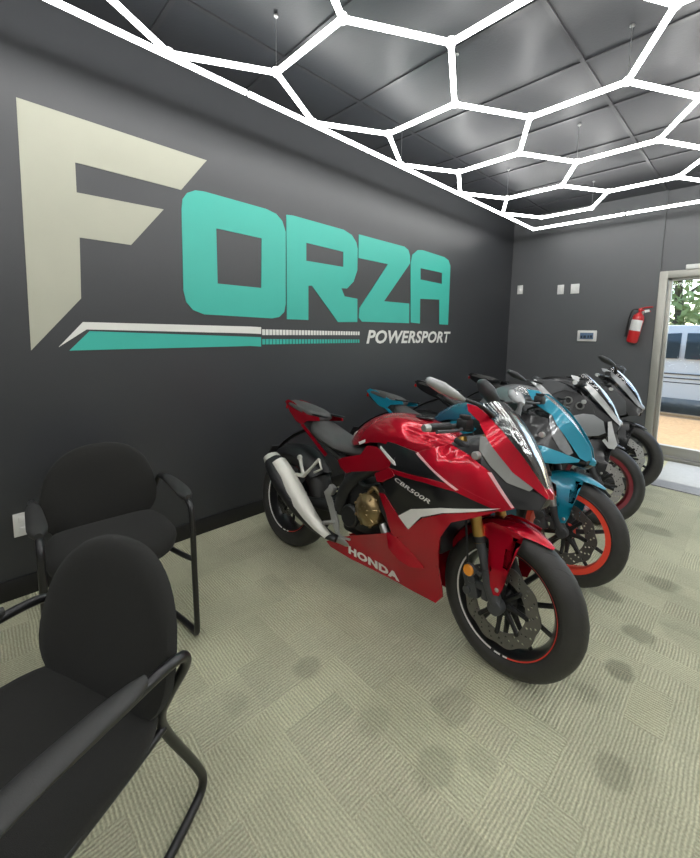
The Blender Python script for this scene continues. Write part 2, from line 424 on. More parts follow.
for nm, (za, zb), m_ in (('upper_dashes', (zt0, zt1), 'stripe_white'), ('lower_dashes', (zb0, zb1), 'teal_paint')):
    bm = BM(); n = 34
    for i in range(n):
        u = i / n; ya = y0 + (y1 - y0) * u; wd = (y1 - y0) / n * (.80 - .15 * u)
        box(bm, (.002, ya + wd / 2, (za + zb) / 2 - 1.4), (.004, wd, (zb - za) * (1 - .25 * u)))
    obj(nm, bm, M[m_], LOGO, smooth=0)
ty0, ty1, tz0, tz1 = LG['text']
bm = text_bm('POWERSPORT', ty1 - ty0, tz1 - tz0, 0, .22, .03, 1.04)
for v in bm.verts: v.co = Vector((.005, ty0 + v.co.x, tz0 + v.co.y - 1.4))
obj('powersport_lettering', bm, M['stripe_white'], LOGO, smooth=0)

# ------------------------------------------------------------------ small wall fittings
def plate_y(x, z, w, h, d=.008):
    bm = BM(); box(bm, (x, BY - d / 2 - .0005, z), (w, d, h), .002); return bm
def switch(x, z, w, label, n):
    t = thing('light_switch', label, 'light switch', (x, BY, z))
    bm = BM(); box(bm, (0, -.0045, 0), (w, .008, .118), .002); obj('switch_plate', bm, M['white'], t)
    for i in range(n):
        bm = BM(); box(bm, ((i - (n - 1) / 2) * .046, -.0105, 0), (.03, .006, .062), .002); obj('rocker', bm, M['white'], t)
switch(-2.415, 1.99, .075, 'leftmost of the three small white switch plates high on the back wall', 1)
switch(-1.885, 1.96, .078, 'middle of the three small white switch plates high on the back wall', 1)
switch(-1.715, 1.96, .098, 'rightmost and widest of the three small white switch plates on the back wall', 2)
t = thing('alarm_keypad', 'small white-framed keypad panel with blue-grey display on the back wall', 'wall panel', (-1.535, BY, 1.372))
bm = BM(); box(bm, (0, -.011, 0), (.215, .024, .135), .008); obj('keypad_body', bm, M['white'], t)
bm = BM(); box(bm, (.0, -.0245, 0.0), (.150, .003, .078), .001); dsp = obj('display', bm, M['screen_blue'], t)
bm = BM()
for i, (a, b) in enumerate(((-.055, .02), (-.02, .03), (.02, .018), (.05, .026))): box(bm, (a, -.0265, -.012 + .002 * i), (b, .001, .03), 0)
obj('display_marks', bm, M['ink'], dsp)
# wall outlet on the left wall
t = thing('power_outlet', 'white power outlet low on the left wall beside the chair', 'outlet', (WX, .140, .380))
bm = BM(); box(bm, (.004, 0, 0), (.008, .078, .12), .002); obj('outlet_plate', bm, M['white'], t)
for z in (-.027, .027):
    bm = BM(); box(bm, (.0095, 0, z), (.004, .036, .032), .002); obj('socket', bm, M['white'], t)
# fire extinguisher
t = thing('fire_extinguisher', 'red fire extinguisher with white label hanging on the back wall beside the door', 'fire extinguisher', (-1.05, BY - .083, 1.305)); t.scale = (.9, 1, .92); t.rotation_euler = (0, R(9), 0)
bm = BM(); lathe(bm, [(1e-4, 0), (.05, 0), (.06, .012), (.062, .03), (.062, .30), (.055, .335), (.03, .36), (.018, .37), (.018, .39), (1e-4, .39)], (0, 0, 0), 28, 'Z')
cyl = obj('cylinder_body', bm, M['ext_red'], t)
bm = BM(); lathe(bm, [(.0628, .15), (.0634, .152), (.0634, .28), (.0628, .282)], (0, 0, 0), 24, 'Z', a0=-PI * .95, a1=-PI * .1)
obj('label_sheet', bm, M['white'], t)
bm = BM(); box(bm, (0, 0, .405), (.04, .03, .035), .005); tube(bm, [(-.01, 0, .42), (.05, -.01, .44), (.12, -.02, .455)], .008, 8); tube(bm, [(0, 0, .40), (.05, -.01, .405), (.11, -.02, .40)], .008, 8)
obj('valve_handle', bm, M['ext_red'], t)
bm = BM(); tube(bm, [(-.02, 0, .41), (-.08, -.01, .39), (-.095, 0, .28), (-.085, .01, .12), (-.08, .01, .06)], [.009, .009, .009, .012, .02], 10, 4); obj('hose', bm, M['black_plastic'], t)
bm = BM(); box(bm, (0, .077, .30), (.05, .014, .2), .002); box(bm, (0, .066, .34), (.02, .03, .02), .002); obj('wall_bracket', bm, M['steel'], t)
bm = BM(); box(bm, (.075, -.03, .40), (.05, .002, .03), 0, Matrix.Rotation(R(-20), 3, 'Y').to_4x4()); obj('inspection_tag', bm, M['white'], t)

# ------------------------------------------------------------------ hexagon ceiling lights
HS, HX, HY, HZ = .498, -1.851, 1.205, 2.676
grid = thing('hexagon_light_grid', 'white glowing hexagonal tube lighting grid hung under the dark ceiling', 'ceiling light', (0, 0, HZ))
s3 = 3 ** .5 / 2
bm = BM(); tube(bm, [(-.5, 0, 0), (.5, 0, 0)], .0135, 10)
unit = bpy.data.meshes.new('light_tube'); bm.to_mesh(unit); bm.free(); unit.materials.append(M['tube']); sharp(unit, 60)
YEND = 5.10; XEND = 2.72; YS = -1.74; XS = HX - .5 * HS - .018
edges = set(); nodes = set()
def key(i, j): return (round(i, 2), round(j, 2))
for ci in range(-1, 8):
    for cj in range(-6, 8):
        # hexagon centres spaced (1.5, .866) ; centre of cell with vertices b,c,...
        cx = .5 + 1.5 * ci; cy = s3 * 1 + (2 * s3) * cj + (s3 if ci % 2 else 0)
        V = [(cx + math.cos(a * PI / 3), cy + math.sin(a * PI / 3)) for a in range(6)]
        for a in range(6):
            p, q = V[a], V[(a + 1) % 6]
            edges.add(tuple(sorted((key(*p), key(*q)))))
cnt = 0
extra = BM()
def put(p, q):
    global cnt
    p = Vector(p); q = Vector(q); d = q - p; L = d.length - .02
    mid = (p + q) / 2
    seen = mid.y > .9 * 0 and mid.x < 1.0 and mid.y > -.35
    if seen and cnt < 97:
        o = link(bpy.data.objects.new('light_tube', unit), grid); cnt += 1
        o.location = (mid.x, mid.y, 0); o.scale = (L, 1, 1); o.rotation_euler = (0, 0, math.atan2(d.y, d.x))
    else:
        tube(extra, [(p.x + d.x * .01, p.y + d.y * .01, 0), (q.x - d.x * .01, q.y - d.y * .01, 0)], .0155, 8)
for (p, q) in sorted(edges):
    P = Vector((HX + p[0] * HS, HY + p[1] * HS)); Q = Vector((HX + q[0] * HS, HY + q[1] * HS))
    if min(P.x, Q.x) < XS - .03 or max(P.y, Q.y) > YEND - .3 or max(P.x, Q.x) > XEND or min(P.y, Q.y) < YS: continue
    if abs(P.x - XS) < .03 and abs(Q.x - XS) < .03: continue
    put(P, Q); nodes.add((round(P.x, 3), round(P.y, 3))); nodes.add((round(Q.x, 3), round(Q.y, 3)))
# border strips
ys = [YS + (YEND - YS) * i / 7 for i in range(8)]
for a, b in zip(ys, ys[1:]): put((XS, a), (XS, b))
xs = [XS + (XEND - XS) * i / 5 for i in range(6)]
for a, b in zip(xs, xs[1:]): put((a, YEND), (b, YEND))
for a, b in zip(ys, ys[1:]): put((XEND, a), (XEND, b))
for a, b in zip(xs, xs[1:]): put((a, YS), (b, YS))
for x, y in ((XS, YS), (XS, YEND), (XEND, YS), (XEND, YEND)): nodes.add((x, y))
o = obj('light_tube', extra, M['tube'], grid); o['kind'] = 'stuff'
bm = BM(); disc(bm, (0, 0, 0), .019, .036, 12, 'Z', .004)
cm = bpy.data.meshes.new('tube_connector'); bm.to_mesh(cm); bm.free(); cm.materials.append(M['tube_cap']); sharp(cm)
bm2 = BM(); bmw = BM(); nc = 0
for i, (x, y) in enumerate(sorted(nodes)):
    if y > -.35 and x < 1.0 and nc < 95:
        o = link(bpy.data.objects.new('tube_connector', cm), grid); o.location = (x, y, .002); nc += 1
    else: disc(bm2, (x, y, .002), .019, .036, 10, 'Z', .004)
    if i % 3 == 0: tube(bmw, [(x, y, .015), (x, y, CZ - HZ - .01)], .0022, 5); disc(bmw, (x, y, CZ - HZ - .012), .012, .012, 10, 'Z')
o = obj('tube_connector', bm2, M['tube_cap'], grid); o['kind'] = 'stuff'
o = obj('hanger_wire', bmw, M['wire'], grid); o['kind'] = 'stuff'

# ------------------------------------------------------------------ chairs
def cushion(bm, a, b, t, e=2.6, fn=None, n=40, taper=0.0, lift=0.6):
    loops = []
    prof = [(.02, t), (.35, t * .985), (.6, t * .95), (.8, t * .87), (.92, t * .72), (.985, t * .48), (1, t * .2), (.985, -t * .1), (.93, -t * .22), (.5, -t * .3), (.02, -t * .3)]
    for s, z in prof:
        lp = []
        for k in range(n):
            A = 2 * PI * k / n; c_, s_ = math.cos(A), math.sin(A)
            x = a * s * math.copysign(abs(c_) ** (2 / e), c_); y = b * s * math.copysign(abs(s_) ** (2 / e), s_)
            x *= 1 - taper * (y / b)
            p = Vector((x, y, z))
            lp.append(fn(p) if fn else p)
        loops.append(lp)
    return rings(bm, loops)

def make_chair(label, loc, rot, wide=.27):
    t = thing('guest_chair', label, 'chair', loc, (0, 0, rot), 'black guest chairs')
    # local frame: +x is forward, seat centre at x=0
    bm = BM()
    def fs(p): return Vector((p.y, p.x, .425 + p.z - .06 * max(0, p.y / .24 - .45) ** 2 + .012 * (p.x / .25) ** 2))
    cushion(bm, .238, .240, .062, 3.0, fs, taper=-.04); obj('seat', bm, M['fabric'], t)
    bm = BM()
    def fb(p):
        y, z, d = p.x, p.y, p.z
        return Vector((-.225 - (z) * .20 + d - .0 + .35 * y * y, y, .622 + z))
    cushion(bm, .232, .205, .05, 2.5, fb, taper=.14); obj('backrest', bm, M['fabric'], t)
    for s in (1, -1):
        w = wide * s
        bm = BM()
        wb = w * .58
        pts = [(.17, w, .628), (.225, w, .612), (.25, w, .56), (.262, w, .3), (.272, w, .06), (.245, w, .016), (.16, w * .97, .013), (-.16, w * .72, .013), (-.315, w * .6, .016), (-.357, wb, .05), (-.335, wb, .13), (-.235, w * .62, .34), (-.205, w * .68, .43), (-.205, w * .80, .50), (-.222, w * .94, .575), (-.205, w * .99, .618), (-.15, w, .630), (-.05, w, .630), (.08, w, .630), (.17, w, .628)]
        tube(bm, pts, .0125, 12, 5, cap=False); obj('side_frame', bm, M['frame_blk'], t)
        bm = BM()
        rows = []
        for i in range(13):
            u = i / 12; x = -.105 + u * .315
            hw = (.024 + .010 * u) * max(.12, 1 - abs(2 * u - 1) ** 7) ** .5
            zt = .645 + .006 * math.sin(PI * u) - .04 * max(0, u - .7) ** 1.3
            rows.append([Vector((x, w + hw * math.cos(A), zt + (.014 if math.sin(A) > 0 else .018) * math.sin(A))) for A in [2 * PI * k / 16 for k in range(16)]])
        rings(bm, rows); obj('armrest', bm, M['armpad'], t)
        bm = BM()
        tube(bm, [(-.215, w * .66, .385), (-.10, w * .70, .375), (.1, w * .80, .375), (.24, w * .95, .375), (.258, w, .375)], .011, 10, 4); obj('seat_rail', bm, M['frame_blk'], t)
    bm = BM()
    tube(bm, [(-.15, -wide * .69, .378), (-.15, wide * .69, .378)], .011, 10); tube(bm, [(.10, -wide * .80, .375), (.10, wide * .80, .375)], .011, 10)
    obj('crossbar', bm, M['frame_blk'], t)
    bm = BM()
    for s in (1, -1): tube(bm, [(-.205, s * wide * .78, .49), (-.235, s * wide * .6, .55), (-.245, s * .09, .58)], .011, 10, 4)
    box(bm, (-.238, 0, .57), (.02, .22, .06), .005)
    obj('backrest_bracket', bm, M['frame_blk'], t)
    return t
make_chair('black fabric guest chair with its back against the dark left wall', (-1.935, .398, 0), R(-2), .258)
make_chair('black fabric guest chair in the foreground facing away from the motorcycles', (-1.035, .022, 0), R(-67), .255)

# ------------------------------------------------------------------ motorcycles
def mkw(T):
    T = np.array(T); c = .08
    D = np.sqrt(((T[:, None, :2] - T[None, :, :2]) ** 2).sum(-1) + c * c)
    A = np.block([[D, np.ones((len(T), 1))], [np.ones((1, len(T))), np.zeros((1, 1))]])
    s = np.linalg.solve(A, np.r_[T[:, 2], 0])
    return lambda x, z: max(.015, float(np.sqrt((T[:, 0] - x) ** 2 + (T[:, 1] - z) ** 2 + c * c) @ s[:-1] + s[-1]))
WT = [(.45, .22, .09), (.45, .35, .15), (.1, .26, .12), (-.25, .22, .10), (.1, .4, .18), (.3, .45, .21), (.5, .45, .20), (.1, .6, .2), (.3, .6, .24), (.5, .6, .25), (.1, .75, .2), (.3, .75, .26), (.5, .75, .26), (.6, .7, .22), (.7, .75, .14), (.8, .78, .04), (.0, .88, .15), (-.1, .75, .15), (-.2, .8, .15), (.3, .9, .22), (.5, .92, .21), (.6, .92, .17), (.7, .87, .1), (-.45, .85, .11), (-.85, .92, .05), (-.6, .75, .1), (-.25, .5, .12), (.5, 1.1, .12)]

def plate(bm, poly, w, off=0, thick=.006, side=-1, cell=.03):
    t = BM()
    f = t.faces.new([t.verts.new((p[0], 0, p[1])) for p in poly])
    bmesh.ops.triangulate(t, faces=[f], ngon_method='EAR_CLIP')
    xs = [p[0] for p in poly]; zs = [p[1] for p in poly]
    for ax, a, b in ((0, min(xs), max(xs)), (2, min(zs), max(zs))):
        k = math.ceil(a / cell) * cell
        while k < b:
            co = [0, 0, 0]; co[ax] = k; no = [0, 0, 0]; no[ax] = 1
            bmesh.ops.bisect_plane(t, geom=t.verts[:] + t.edges[:] + t.faces[:], dist=1e-5, plane_co=co, plane_no=no)
            k += cell
    bmesh.ops.remove_doubles(t, verts=t.verts, dist=2e-4)
    bmesh.ops.recalc_face_normals(t, faces=t.faces)
    if t.faces and sum(f.normal.y for f in t.faces) * side < 0: bmesh.ops.reverse_faces(t, faces=t.faces)
    for v in t.verts: v.co.y = side * (w(v.co.x, v.co.z) + (off(v.co.x, v.co.z) if callable(off) else off))
    r = bmesh.ops.extrude_face_region(t, geom=t.faces[:], use_keep_orig=True)
    vs = [e for e in r['geom'] if isinstance(e, bmesh.types.BMVert)]
    for v in vs: v.co.y -= side * thick
    t.normal_update()
    me = bpy.data.meshes.new('t'); t.to_mesh(me); t.free(); bm.from_mesh(me); bpy.data.meshes.remove(me)

def steer_matrix(deg, rake=25, hub=.705):
    ax = Vector((-math.sin(R(rake)), 0, math.cos(R(rake)))); p = Vector((hub - .03, 0, .3))
    return Matrix.Translation(p) @ Matrix.Rotation(R(deg), 4, ax) @ Matrix.Translation(-p)

def wheel(root, name, hx, hz, Ro, hw, Rr, rw, rim_m, S, spokes, tape=None, discside=(-1,), disc_r=.155, disc_m='disc_steel', spoke_m=None):
    C0 = Vector((hx, 0, hz))
    def T(bm):
        bmesh.ops.transform(bm, matrix=S, verts=bm.verts); return bm
    # rim barrel
    bm = BM()
    lathe(bm, [(Rr, -rw), (Rr + .004, -rw - .003), (Rr - .012, -rw + .001), (Rr - .018, -rw * .75), (Rr - .028, -rw * .3), (Rr - .028, rw * .3), (Rr - .018, rw * .75), (Rr - .012, rw - .001), (Rr + .004, rw + .003), (Rr, rw), (Rr - .004, rw * .6), (Rr - .010, 0), (Rr - .004, -rw * .6)], C0, 64, 'Y', full=True)
    lathe(bm, [(.018, -.055), (.036, -.05), (.042, -.03), (.045, 0), (.042, .03), (.036, .05), (.018, .055)], C0, 24, 'Y', full=True)
    w = obj(name, T(bm), M[rim_m], root)
    bm = BM()
    for k in range(spokes):
        a = 2 * PI * (k + .5) / spokes; a2 = a + (.10 if k % 2 else -.10)
        p = Vector((math.cos(a), 0, math.sin(a))); p2 = Vector((math.cos(a2), 0, math.sin(a2)))
        tube(bm, [C0 + p2 * .035, C0 + p2.lerp(p, .5) * (Rr * .5) + Vector((0, -.004, 0)), C0 + p * (Rr - .022)], [.0125, .0085, .0075], 8, 3, flat=1.3)
    obj('spokes', T(bm), M[spoke_m or rim_m], w)
    bm = BM()
    prof = []
    for k in range(15):
        A = -PI / 2 + PI * k / 14
        prof.append((Ro - .062 + .062 * math.cos(A) ** .9 if math.cos(A) > 1e-6 else Ro - .062, hw * math.sin(A)))
    prof = [(Rr - .002, -rw + .001), (Rr + .012, -rw - .008)] + prof[0:] + [(Rr + .012, rw + .008), (Rr - .002, rw - .001)]
    lathe(bm, prof, C0, 72, 'Y')
    # tread sipes as raised shallow ribs cut is too fine: model rain grooves as thin sunk strips
    obj('tyre', T(bm), M['tyre'], w)
    bm = BM()
    for k in range(26):
        A = 2 * PI * k / 26
        for sgn in (-1, 1):
            pts = []
            for u in (0, .35, .7, 1):
                h = sgn * hw * (.12 + .62 * u); rr = Ro - .062 + .062 * max(.0, 1 - (h / hw) ** 2) ** .45 - .0003
                a = A + u * .17 + (0.06 if sgn > 0 else 0)
                pts.append(C0 + Vector((rr * math.cos(a), h, rr * math.sin(a))))
            tube(bm, pts, .0011, 4, 2)
    obj('tread_groove', T(bm), M['base'], w)
    for sgn in discside:
        loops = []
        n = 120
        outer = [((disc_r + .004 * math.cos(10 * a)) * math.cos(a), (disc_r + .004 * math.cos(10 * a)) * math.sin(a)) for a in [2 * PI * k / n for k in range(n)]]
        inner = [((disc_r * .66) * math.cos(a), (disc_r * .66) * math.sin(a)) for a in [2 * PI * k / 60 for k in range(60)]]
        holes = []
        for k in range(20):
            for q, (fr, dr) in enumerate(((.74, 0), (.83, .5), (.92, 1))):
                a = 2 * PI * (k + dr * .5) / 20; cx, cy = disc_r * fr * math.cos(a), disc_r * fr * math.sin(a)
                holes.append([(cx + .0048 * math.cos(b), cy + .0048 * math.sin(b)) for b in [2 * PI * i / 6 for i in range(6)]])
        bm = filled([outer, inner] + holes, .0025)
        for v in bm.verts: v.co = C0 + Vector((v.co.x, sgn * .072 + v.co.z, v.co.y))
        dd = obj('brake_disc', T(bm), M[disc_m], w, smooth=30)
        bm = BM()
        for k in range(8):
            a = 2 * PI * k / 8; p = Vector((math.cos(a), 0, math.sin(a)))
            tube(bm, [C0 + p * .03 + Vector((0, sgn * .06, 0)), C0 + p * disc_r * .5 + Vector((0, sgn * .066, 0)), C0 + p * disc_r * .70 + Vector((0, sgn * .073, 0))], [.014, .009, .010], 8)
            disc(bm, C0 + p * disc_r * .69 + Vector((0, sgn * .078, 0)), .009, .008, 10, 'Y', .002)
        lathe(bm, [(.020, sgn * .05), (.045, sgn * .055), (.045, sgn * .066), (.020, sgn * .07)], C0, 24, 'Y', full=True)
        obj('disc_carrier', T(bm), M['engine'], w)
    bm = BM(); disc(bm, C0, .014, .21, 16); disc(bm, C0 + Vector((0, -.105, 0)), .022, .014, 6); disc(bm, C0 + Vector((0, .105, 0)), .022, .014, 6)
    obj('axle', T(bm), M['steel'], w)
    if tape:
        for (nm, mm, a0, a1, wd) in tape:
            bm = BM()
            lathe(bm, [(Rr - .002, -rw - .0045), (Rr - .002 - wd, -rw - .0015)], C0, 40, 'Y', a0=R(a0), a1=R(a1))
            obj('rim_stripe', T(bm), M[mm], w, nm); bm = BM()
            lathe(bm, [(Rr - .002, rw + .0045), (Rr - .002 - wd, rw + .0015)], C0, 40, 'Y', a0=R(a0), a1=R(a1))
            obj('rim_stripe', T(bm), M[mm], w, nm)
    return w

def arch(x, hw, zb, zt, n=13, e=.75, e2=.9):
    out = []
    for k in range(n):
        A = PI * k / (n - 1); c_ = math.cos(A)
        out.append((x, -math.copysign(abs(c_) ** e, c_) * hw, zb + (zt - zb) * math.sin(A) ** e2))
    return out

def skin(rows, sm=4, closed=False, cap=False):
    """rows of 3D points; smooth along both directions"""
    cols = [crom([r[i] for r in rows], sm) for i in range(len(rows[0]))]
    bm = BM()
    loops = [[c[k] for c in cols] for k in range(len(cols[0]))]
    rings(bm, loops, closed, cap)
    return bm

def solid(bm, rows_bottom=None, t=.004):
    bmesh.ops.recalc_face_normals(bm, faces=bm.faces)
    r = bmesh.ops.solidify(bm, geom=bm.faces[:], thickness=t)
    return bm

def tank(root, rows, m, sm=5):
    bm = BM()
    R2 = []
    for (x, hw, zb, zt) in rows:
        R2.append(arch(x, hw, zb, zt, 17, .72, .8))
    cols = [crom([r[i] for r in R2], sm) for i in range(17)]
    loops = [[c[k] for c in cols] for k in range(len(cols[0]))]
    rings(bm, loops, True, True)
    return obj('fuel_tank', bm, M[m], root)

def slabseat(name, root, rows, m, label=None):
    """rows = (x, hw, zbottom, ztop, roll) closed cushion sections"""
    bm = BM(); loops = []
    for (x, hw, zb, zt) in rows:
        h = zt - zb
        lp = []
        for k in range(20):
            A = 2 * PI * k / 20; c_, s_ = math.cos(A), math.sin(A)
            y = hw * math.copysign(abs(c_) ** .55, c_); z = (zb + zt) / 2 + h / 2 * math.copysign(abs(s_) ** .6, s_)
            z += -.012 * (y / hw) ** 2 if s_ > 0 else 0
            lp.append((x, y, z))
        loops.append(lp)
    cols = [crom([l[i] for l in loops], 5) for i in range(20)]
    rings(bm, [[c[k] for c in cols] for k in range(len(cols[0]))])
    return obj(name, bm, M[m], root, label)

def bike(c):
    root = thing('motorcycle', c['label'], 'motorcycle', (c['x'], c['y'], 0), (R(-c['lean']), 0, R(c['yaw'])), 'sport motorcycles parked in a row')
    S = steer_matrix(c['steer']); I4 = Matrix.Identity(4)
    dx, dz = c.get('nose_shift', (0, 0))
    T = [(x + (dx if x > .4 else 0), z + (dz if z > .6 and x > .3 else 0), v) for x, z, v in WT]
    w = mkw(T)
    def St(bm): bmesh.ops.transform(bm, matrix=S, verts=bm.verts); return bm
    wheel(root, 'front_wheel', .705, c.get('tyre', (.30, .06))[0], *c.get('tyre', (.30, .06)), .216, .047, c['rim'], S, 10, c.get('tape'), c.get('discs', (-1,)), c.get('disc_r', .160), c.get('disc_m', 'disc_steel'), c.get('spoke_m'))
    wheel(root, 'rear_wheel', -.705, .31, .312, .078, .216, .062, c['rim'], I4, 10, c.get('tape'), (-1,), .11, 'disc_steel', c.get('spoke_m'))
    # fork
    for s in (-1, 1):
        y = .10 * s
        bm = BM(); ft = c.get('fork_top', .52); fx = .609 - (ft - .52) * .34; tube(bm, [(.470, y, .93), (fx, y, ft)], .0245, 16)
        leg = obj('fork_leg', St(bm), M[c['fork']], root)
        bm = BM(); tube(bm, [(fx - .003, y, ft + .01), (.657, y, .40)], .0195, 14); obj('inner_tube', St(bm), M[c.get('fork_lo', 'steel')], leg)
        bm = BM(); tube(bm, [(.648, y, .425), (.668, y, .375), (.70, y, .315), (.705, y, .30)], [.024, .026, .027, .022], 14, 3); disc(bm, (.705, y, .30), .030, .045, 20)
        box(bm, (.655, y, .34), (.03, .022, .08), .006); obj('axle_clamp', St(bm), M['dark_grey'], leg)
        bm = BM()
        tube(bm, [(fx - .006, y, ft + .025), (fx + .001, y, ft + .002)], .0275, 16); obj('fork_seal', St(bm), M['black_plastic'], leg)
    bm = BM(); box(bm, (.488, 0, .905), (.075, .26, .03), .01, Matrix.Rotation(R(22), 4, 'Y')); box(bm, (.56, 0, .70), (.085, .26, .035), .01, Matrix.Rotation(R(22), 4, 'Y')); tube(bm, [(.44, 0, .92), (.52, 0, .70)], .028, 14)
    obj('triple_clamp', St(bm), M['dark_grey'], root)
    # caliper
    for s in c.get('discs', (-1,)):
        bm = BM(); box(bm, (.585, s * .088, .335), (.055, .045, .115), .012, Matrix.Rotation(R(-22), 4, 'Y'))
        for dz_ in (-.027, .027): disc(bm, (.585 + dz_ * .3, s * .112, .335 + dz_), .018, .012, 16)
        box(bm, (.625, s * .095, .345), (.06, .018, .03), .005)
        obj('brake_caliper', St(bm), M['dark_grey'], root)
        bm = BM(); tube(bm, [(.575, s * .115, .385), (.565, s * .12, .48), (.53, s * .10, .62), (.50, s * .09, .78)], .005, 6, 5); obj('brake_hose', St(bm), M['black_plastic'], root)
    if c.get('reflector'):
      bm = BM(); disc(bm, (.590, -.138, .405), .023, .012, 20, 'Y', .003); rf = obj('side_reflector', St(bm), M['amber'], root)
      bm = BM(); disc(bm, (.590, -.129, .405), .027, .010, 20, 'Y', .003); box(bm, (.61, -.120, .405), (.06, .012, .016), .003); obj('reflector_mount', St(bm), M['dark_grey'], rf)
    # front fender: arch over the tyre plus side legs
    bm = BM(); rows = []
    A0, A1 = 60, 150
    for k in range(15):
        u = k / 14; a = R(A0 + (A1 - A0) * u); r_ = .316 + .008 * math.sin(PI * u)
        hw = .010 + .066 * min(1, (u * 3.0) ** .8) ; dr = .008 + .036 * min(1, u * 2.2)
        cxx, czz = .705 + 0 * u, .30
        row = []
        for q in range(11):
            v = -1 + 2 * q / 10; rr = r_ - dr * abs(v) ** 2.6
            row.append((cxx + rr * math.cos(a), hw * math.copysign(abs(v) ** .75, v), czz + rr * math.sin(a)))
        rows.append(row)
    loops = rows; rings(bm, loops, False, False)
    solid(bm, t=.004)
    for s in (-1, 1):
        fw_ = lambda x, z: .086 + .040 * max(0, min(1, (.58 - z) / .12))
        plate(bm, [(.60, .588), (.64, .612), (.70, .615), (.775, .600), (.745, .585), (.722, .54), (.722, .47), (.736, .40), (.722, .358), (.700, .352), (.684, .38), (.674, .48), (.645, .545), (.60, .56)], fw_, 0, .006, s, .025)
    fen = obj('front_fender', St(bm), M[c['fender']], root)
    bm = BM()
    for s in (-1, 1): disc(bm, (.712, s * .128, .378), .009, .006, 8)
    obj('fender_bolt', St(bm), M['steel'], fen)
    # tank, seat, tail
    tk = tank(root, c.get('tank', [(-.21, .07, .765, .80), (-.16, .105, .76, .865), (-.06, .15, .79, .935), (.04, .178, .82, .970), (.14, .195, .83, .972), (.24, .195, .83, .958), (.34, .17, .83, .935), (.43, .11, .83, .90)]), c['tank_m'])
    bm = BM(); disc(bm, (.20, 0, .968), .048, .012, 28, 'Z', .004); disc(bm, (.20, 0, .975), .02, .008, 6, 'Z', .002); obj('fuel_cap', bm, M['black_gloss'], tk)
    slabseat('rider_seat', root, [(-.56, .075, .77, .845), (-.50, .115, .745, .825), (-.40, .130, .72, .790), (-.28, .130, .695, .765), (-.17, .105, .69, .765), (-.08, .075, .70, .790), (-.04, .06, .71, .805)], c.get('seat_m', 'seat_vinyl'))
    slabseat('passenger_seat', root, [(-.855, .03, .900, .918), (-.82, .062, .885, .925), (-.74, .082, .870, .920), (-.62, .090, .845, .905), (-.545, .080, .835, .885), (-.52, .05, .835, .865)], c.get('seat_m', 'seat_vinyl'))
    # tail unit body under the seats
    bm = BM(); loops = []
    for (x, hw, zb, zt) in [(-.875, .022, .872, .905), (-.84, .048, .845, .900), (-.74, .070, .80, .885), (-.60, .088, .76, .850), (-.48, .095, .72, .80), (-.35, .098, .66, .745), (-.22, .10, .60, .70)]:
        loops.append([(x, hw * math.copysign(abs(math.cos(A)) ** .6, math.cos(A)), (zb + zt) / 2 + (zt - zb) / 2 * math.copysign(abs(math.sin(A)) ** .7, math.sin(A))) for A in [2 * PI * k / 16 for k in range(16)]])
    cols = [crom([l[i] for l in loops], 4) for i in range(16)]
    rings(bm, [[q[k] for q in cols] for k in range(len(cols[0]))]); tail = obj('tail_unit', bm, M['black_plastic'], root)
    bm = BM(); box(bm, (-.872, 0, .872), (.02, .07, .03), .006); obj('tail_light', bm, M['red_lens'], tail)
    bm = BM()
    for s in (-1, 1):
        bm = BM()
        plate(bm, [(-.875, .905), (-.84, .925), (-.76, .915), (-.68, .89), (-.59, .862), (-.47, .862), (-.46, .842), (-.58, .822), (-.62, .79), (-.70, .80), (-.79, .845)], lambda x, z: .052 + .05 * max(0, min(1, (x + .86) / .3)), 0, .006, s)
        obj('tail_cowl', bm, M[c['body']], root)
    bm = BM()
    for s in (-1, 1):
        bm = BM()
        plate(bm, [(-.625, .79), (-.605, .80), (-.36, .665), (-.375, .648)], lambda x, z: .102, .0, .005, s)
        obj('tail_trim', bm, M[c.get('trim', c['body'])], root)
        bm = BM(); box(bm, (-.49, s * .075, .868), (.12, .03, .012), .005); obj('seat_rail', bm, M['black_plastic'], root)
    bm = BM(); tube(bm, [(-.62, 0, .77), (-.78, 0, .70), (-.92, 0, .60), (-.97, 0, .52)], [.03, .025, .018, .012], 8, 3, flat=.4); box(bm, (-.955, 0, .55), (.012, .15, .10), .004, Matrix.Rotation(R(25), 4, 'Y'))
    obj('plate_hanger', bm, M['black_plastic'], root)
    # rear hugger
    bm = BM(); rows = []
    for k in range(10):
        a = R(40 + 85 * k / 9); row = []
        for q in range(9):
            v = -1 + 2 * q / 8; rr = .338 - .06 * abs(v) ** 3
            row.append((-.705 + rr * math.cos(a), .092 * v, .31 + rr * math.sin(a)))
        rows.append(row)
    rings(bm, rows, False, False); solid(bm, t=.004); obj('rear_hugger', bm, M['black_plastic'], root)
    # frame & swingarm
    bm = BM()
    for s in (-1, 1):
        tube(bm, [(.44, .05 * s, .86), (.28, .13 * s, .80), (.05, .135 * s, .70), (-.14, .13 * s, .56), (-.20, .12 * s, .40)], .028, 10, 4, flat=1.3)
        tube(bm, [(-.10, .10 * s, .62), (-.35, .10 * s, .70), (-.62, .08 * s, .80)], .014, 8)
    tube(bm, [(.50, 0, .74), (.43, 0, .93)], .035, 14)
    obj('frame', bm, M['black_plastic'], root)
    bm = BM()
    for s in (-1, 1):
        tube(bm, [(-.18, .085 * s, .40), (-.40, .10 * s, .37), (-.705, .112 * s, .31)], [.034, .028, .024], 10, 3, flat=1.1); disc(bm, (-.705, .112 * s, .31), .032, .03, 18)
    box(bm, (-.33, 0, .385), (.06, .17, .06), .012); obj('swingarm', bm, M['engine'], root)
    bm = BM(); tube(bm, [(-.25, 0, .62), (-.28, 0, .38)], .03, 14); obj('rear_shock', bm, M['dark_grey'], root)
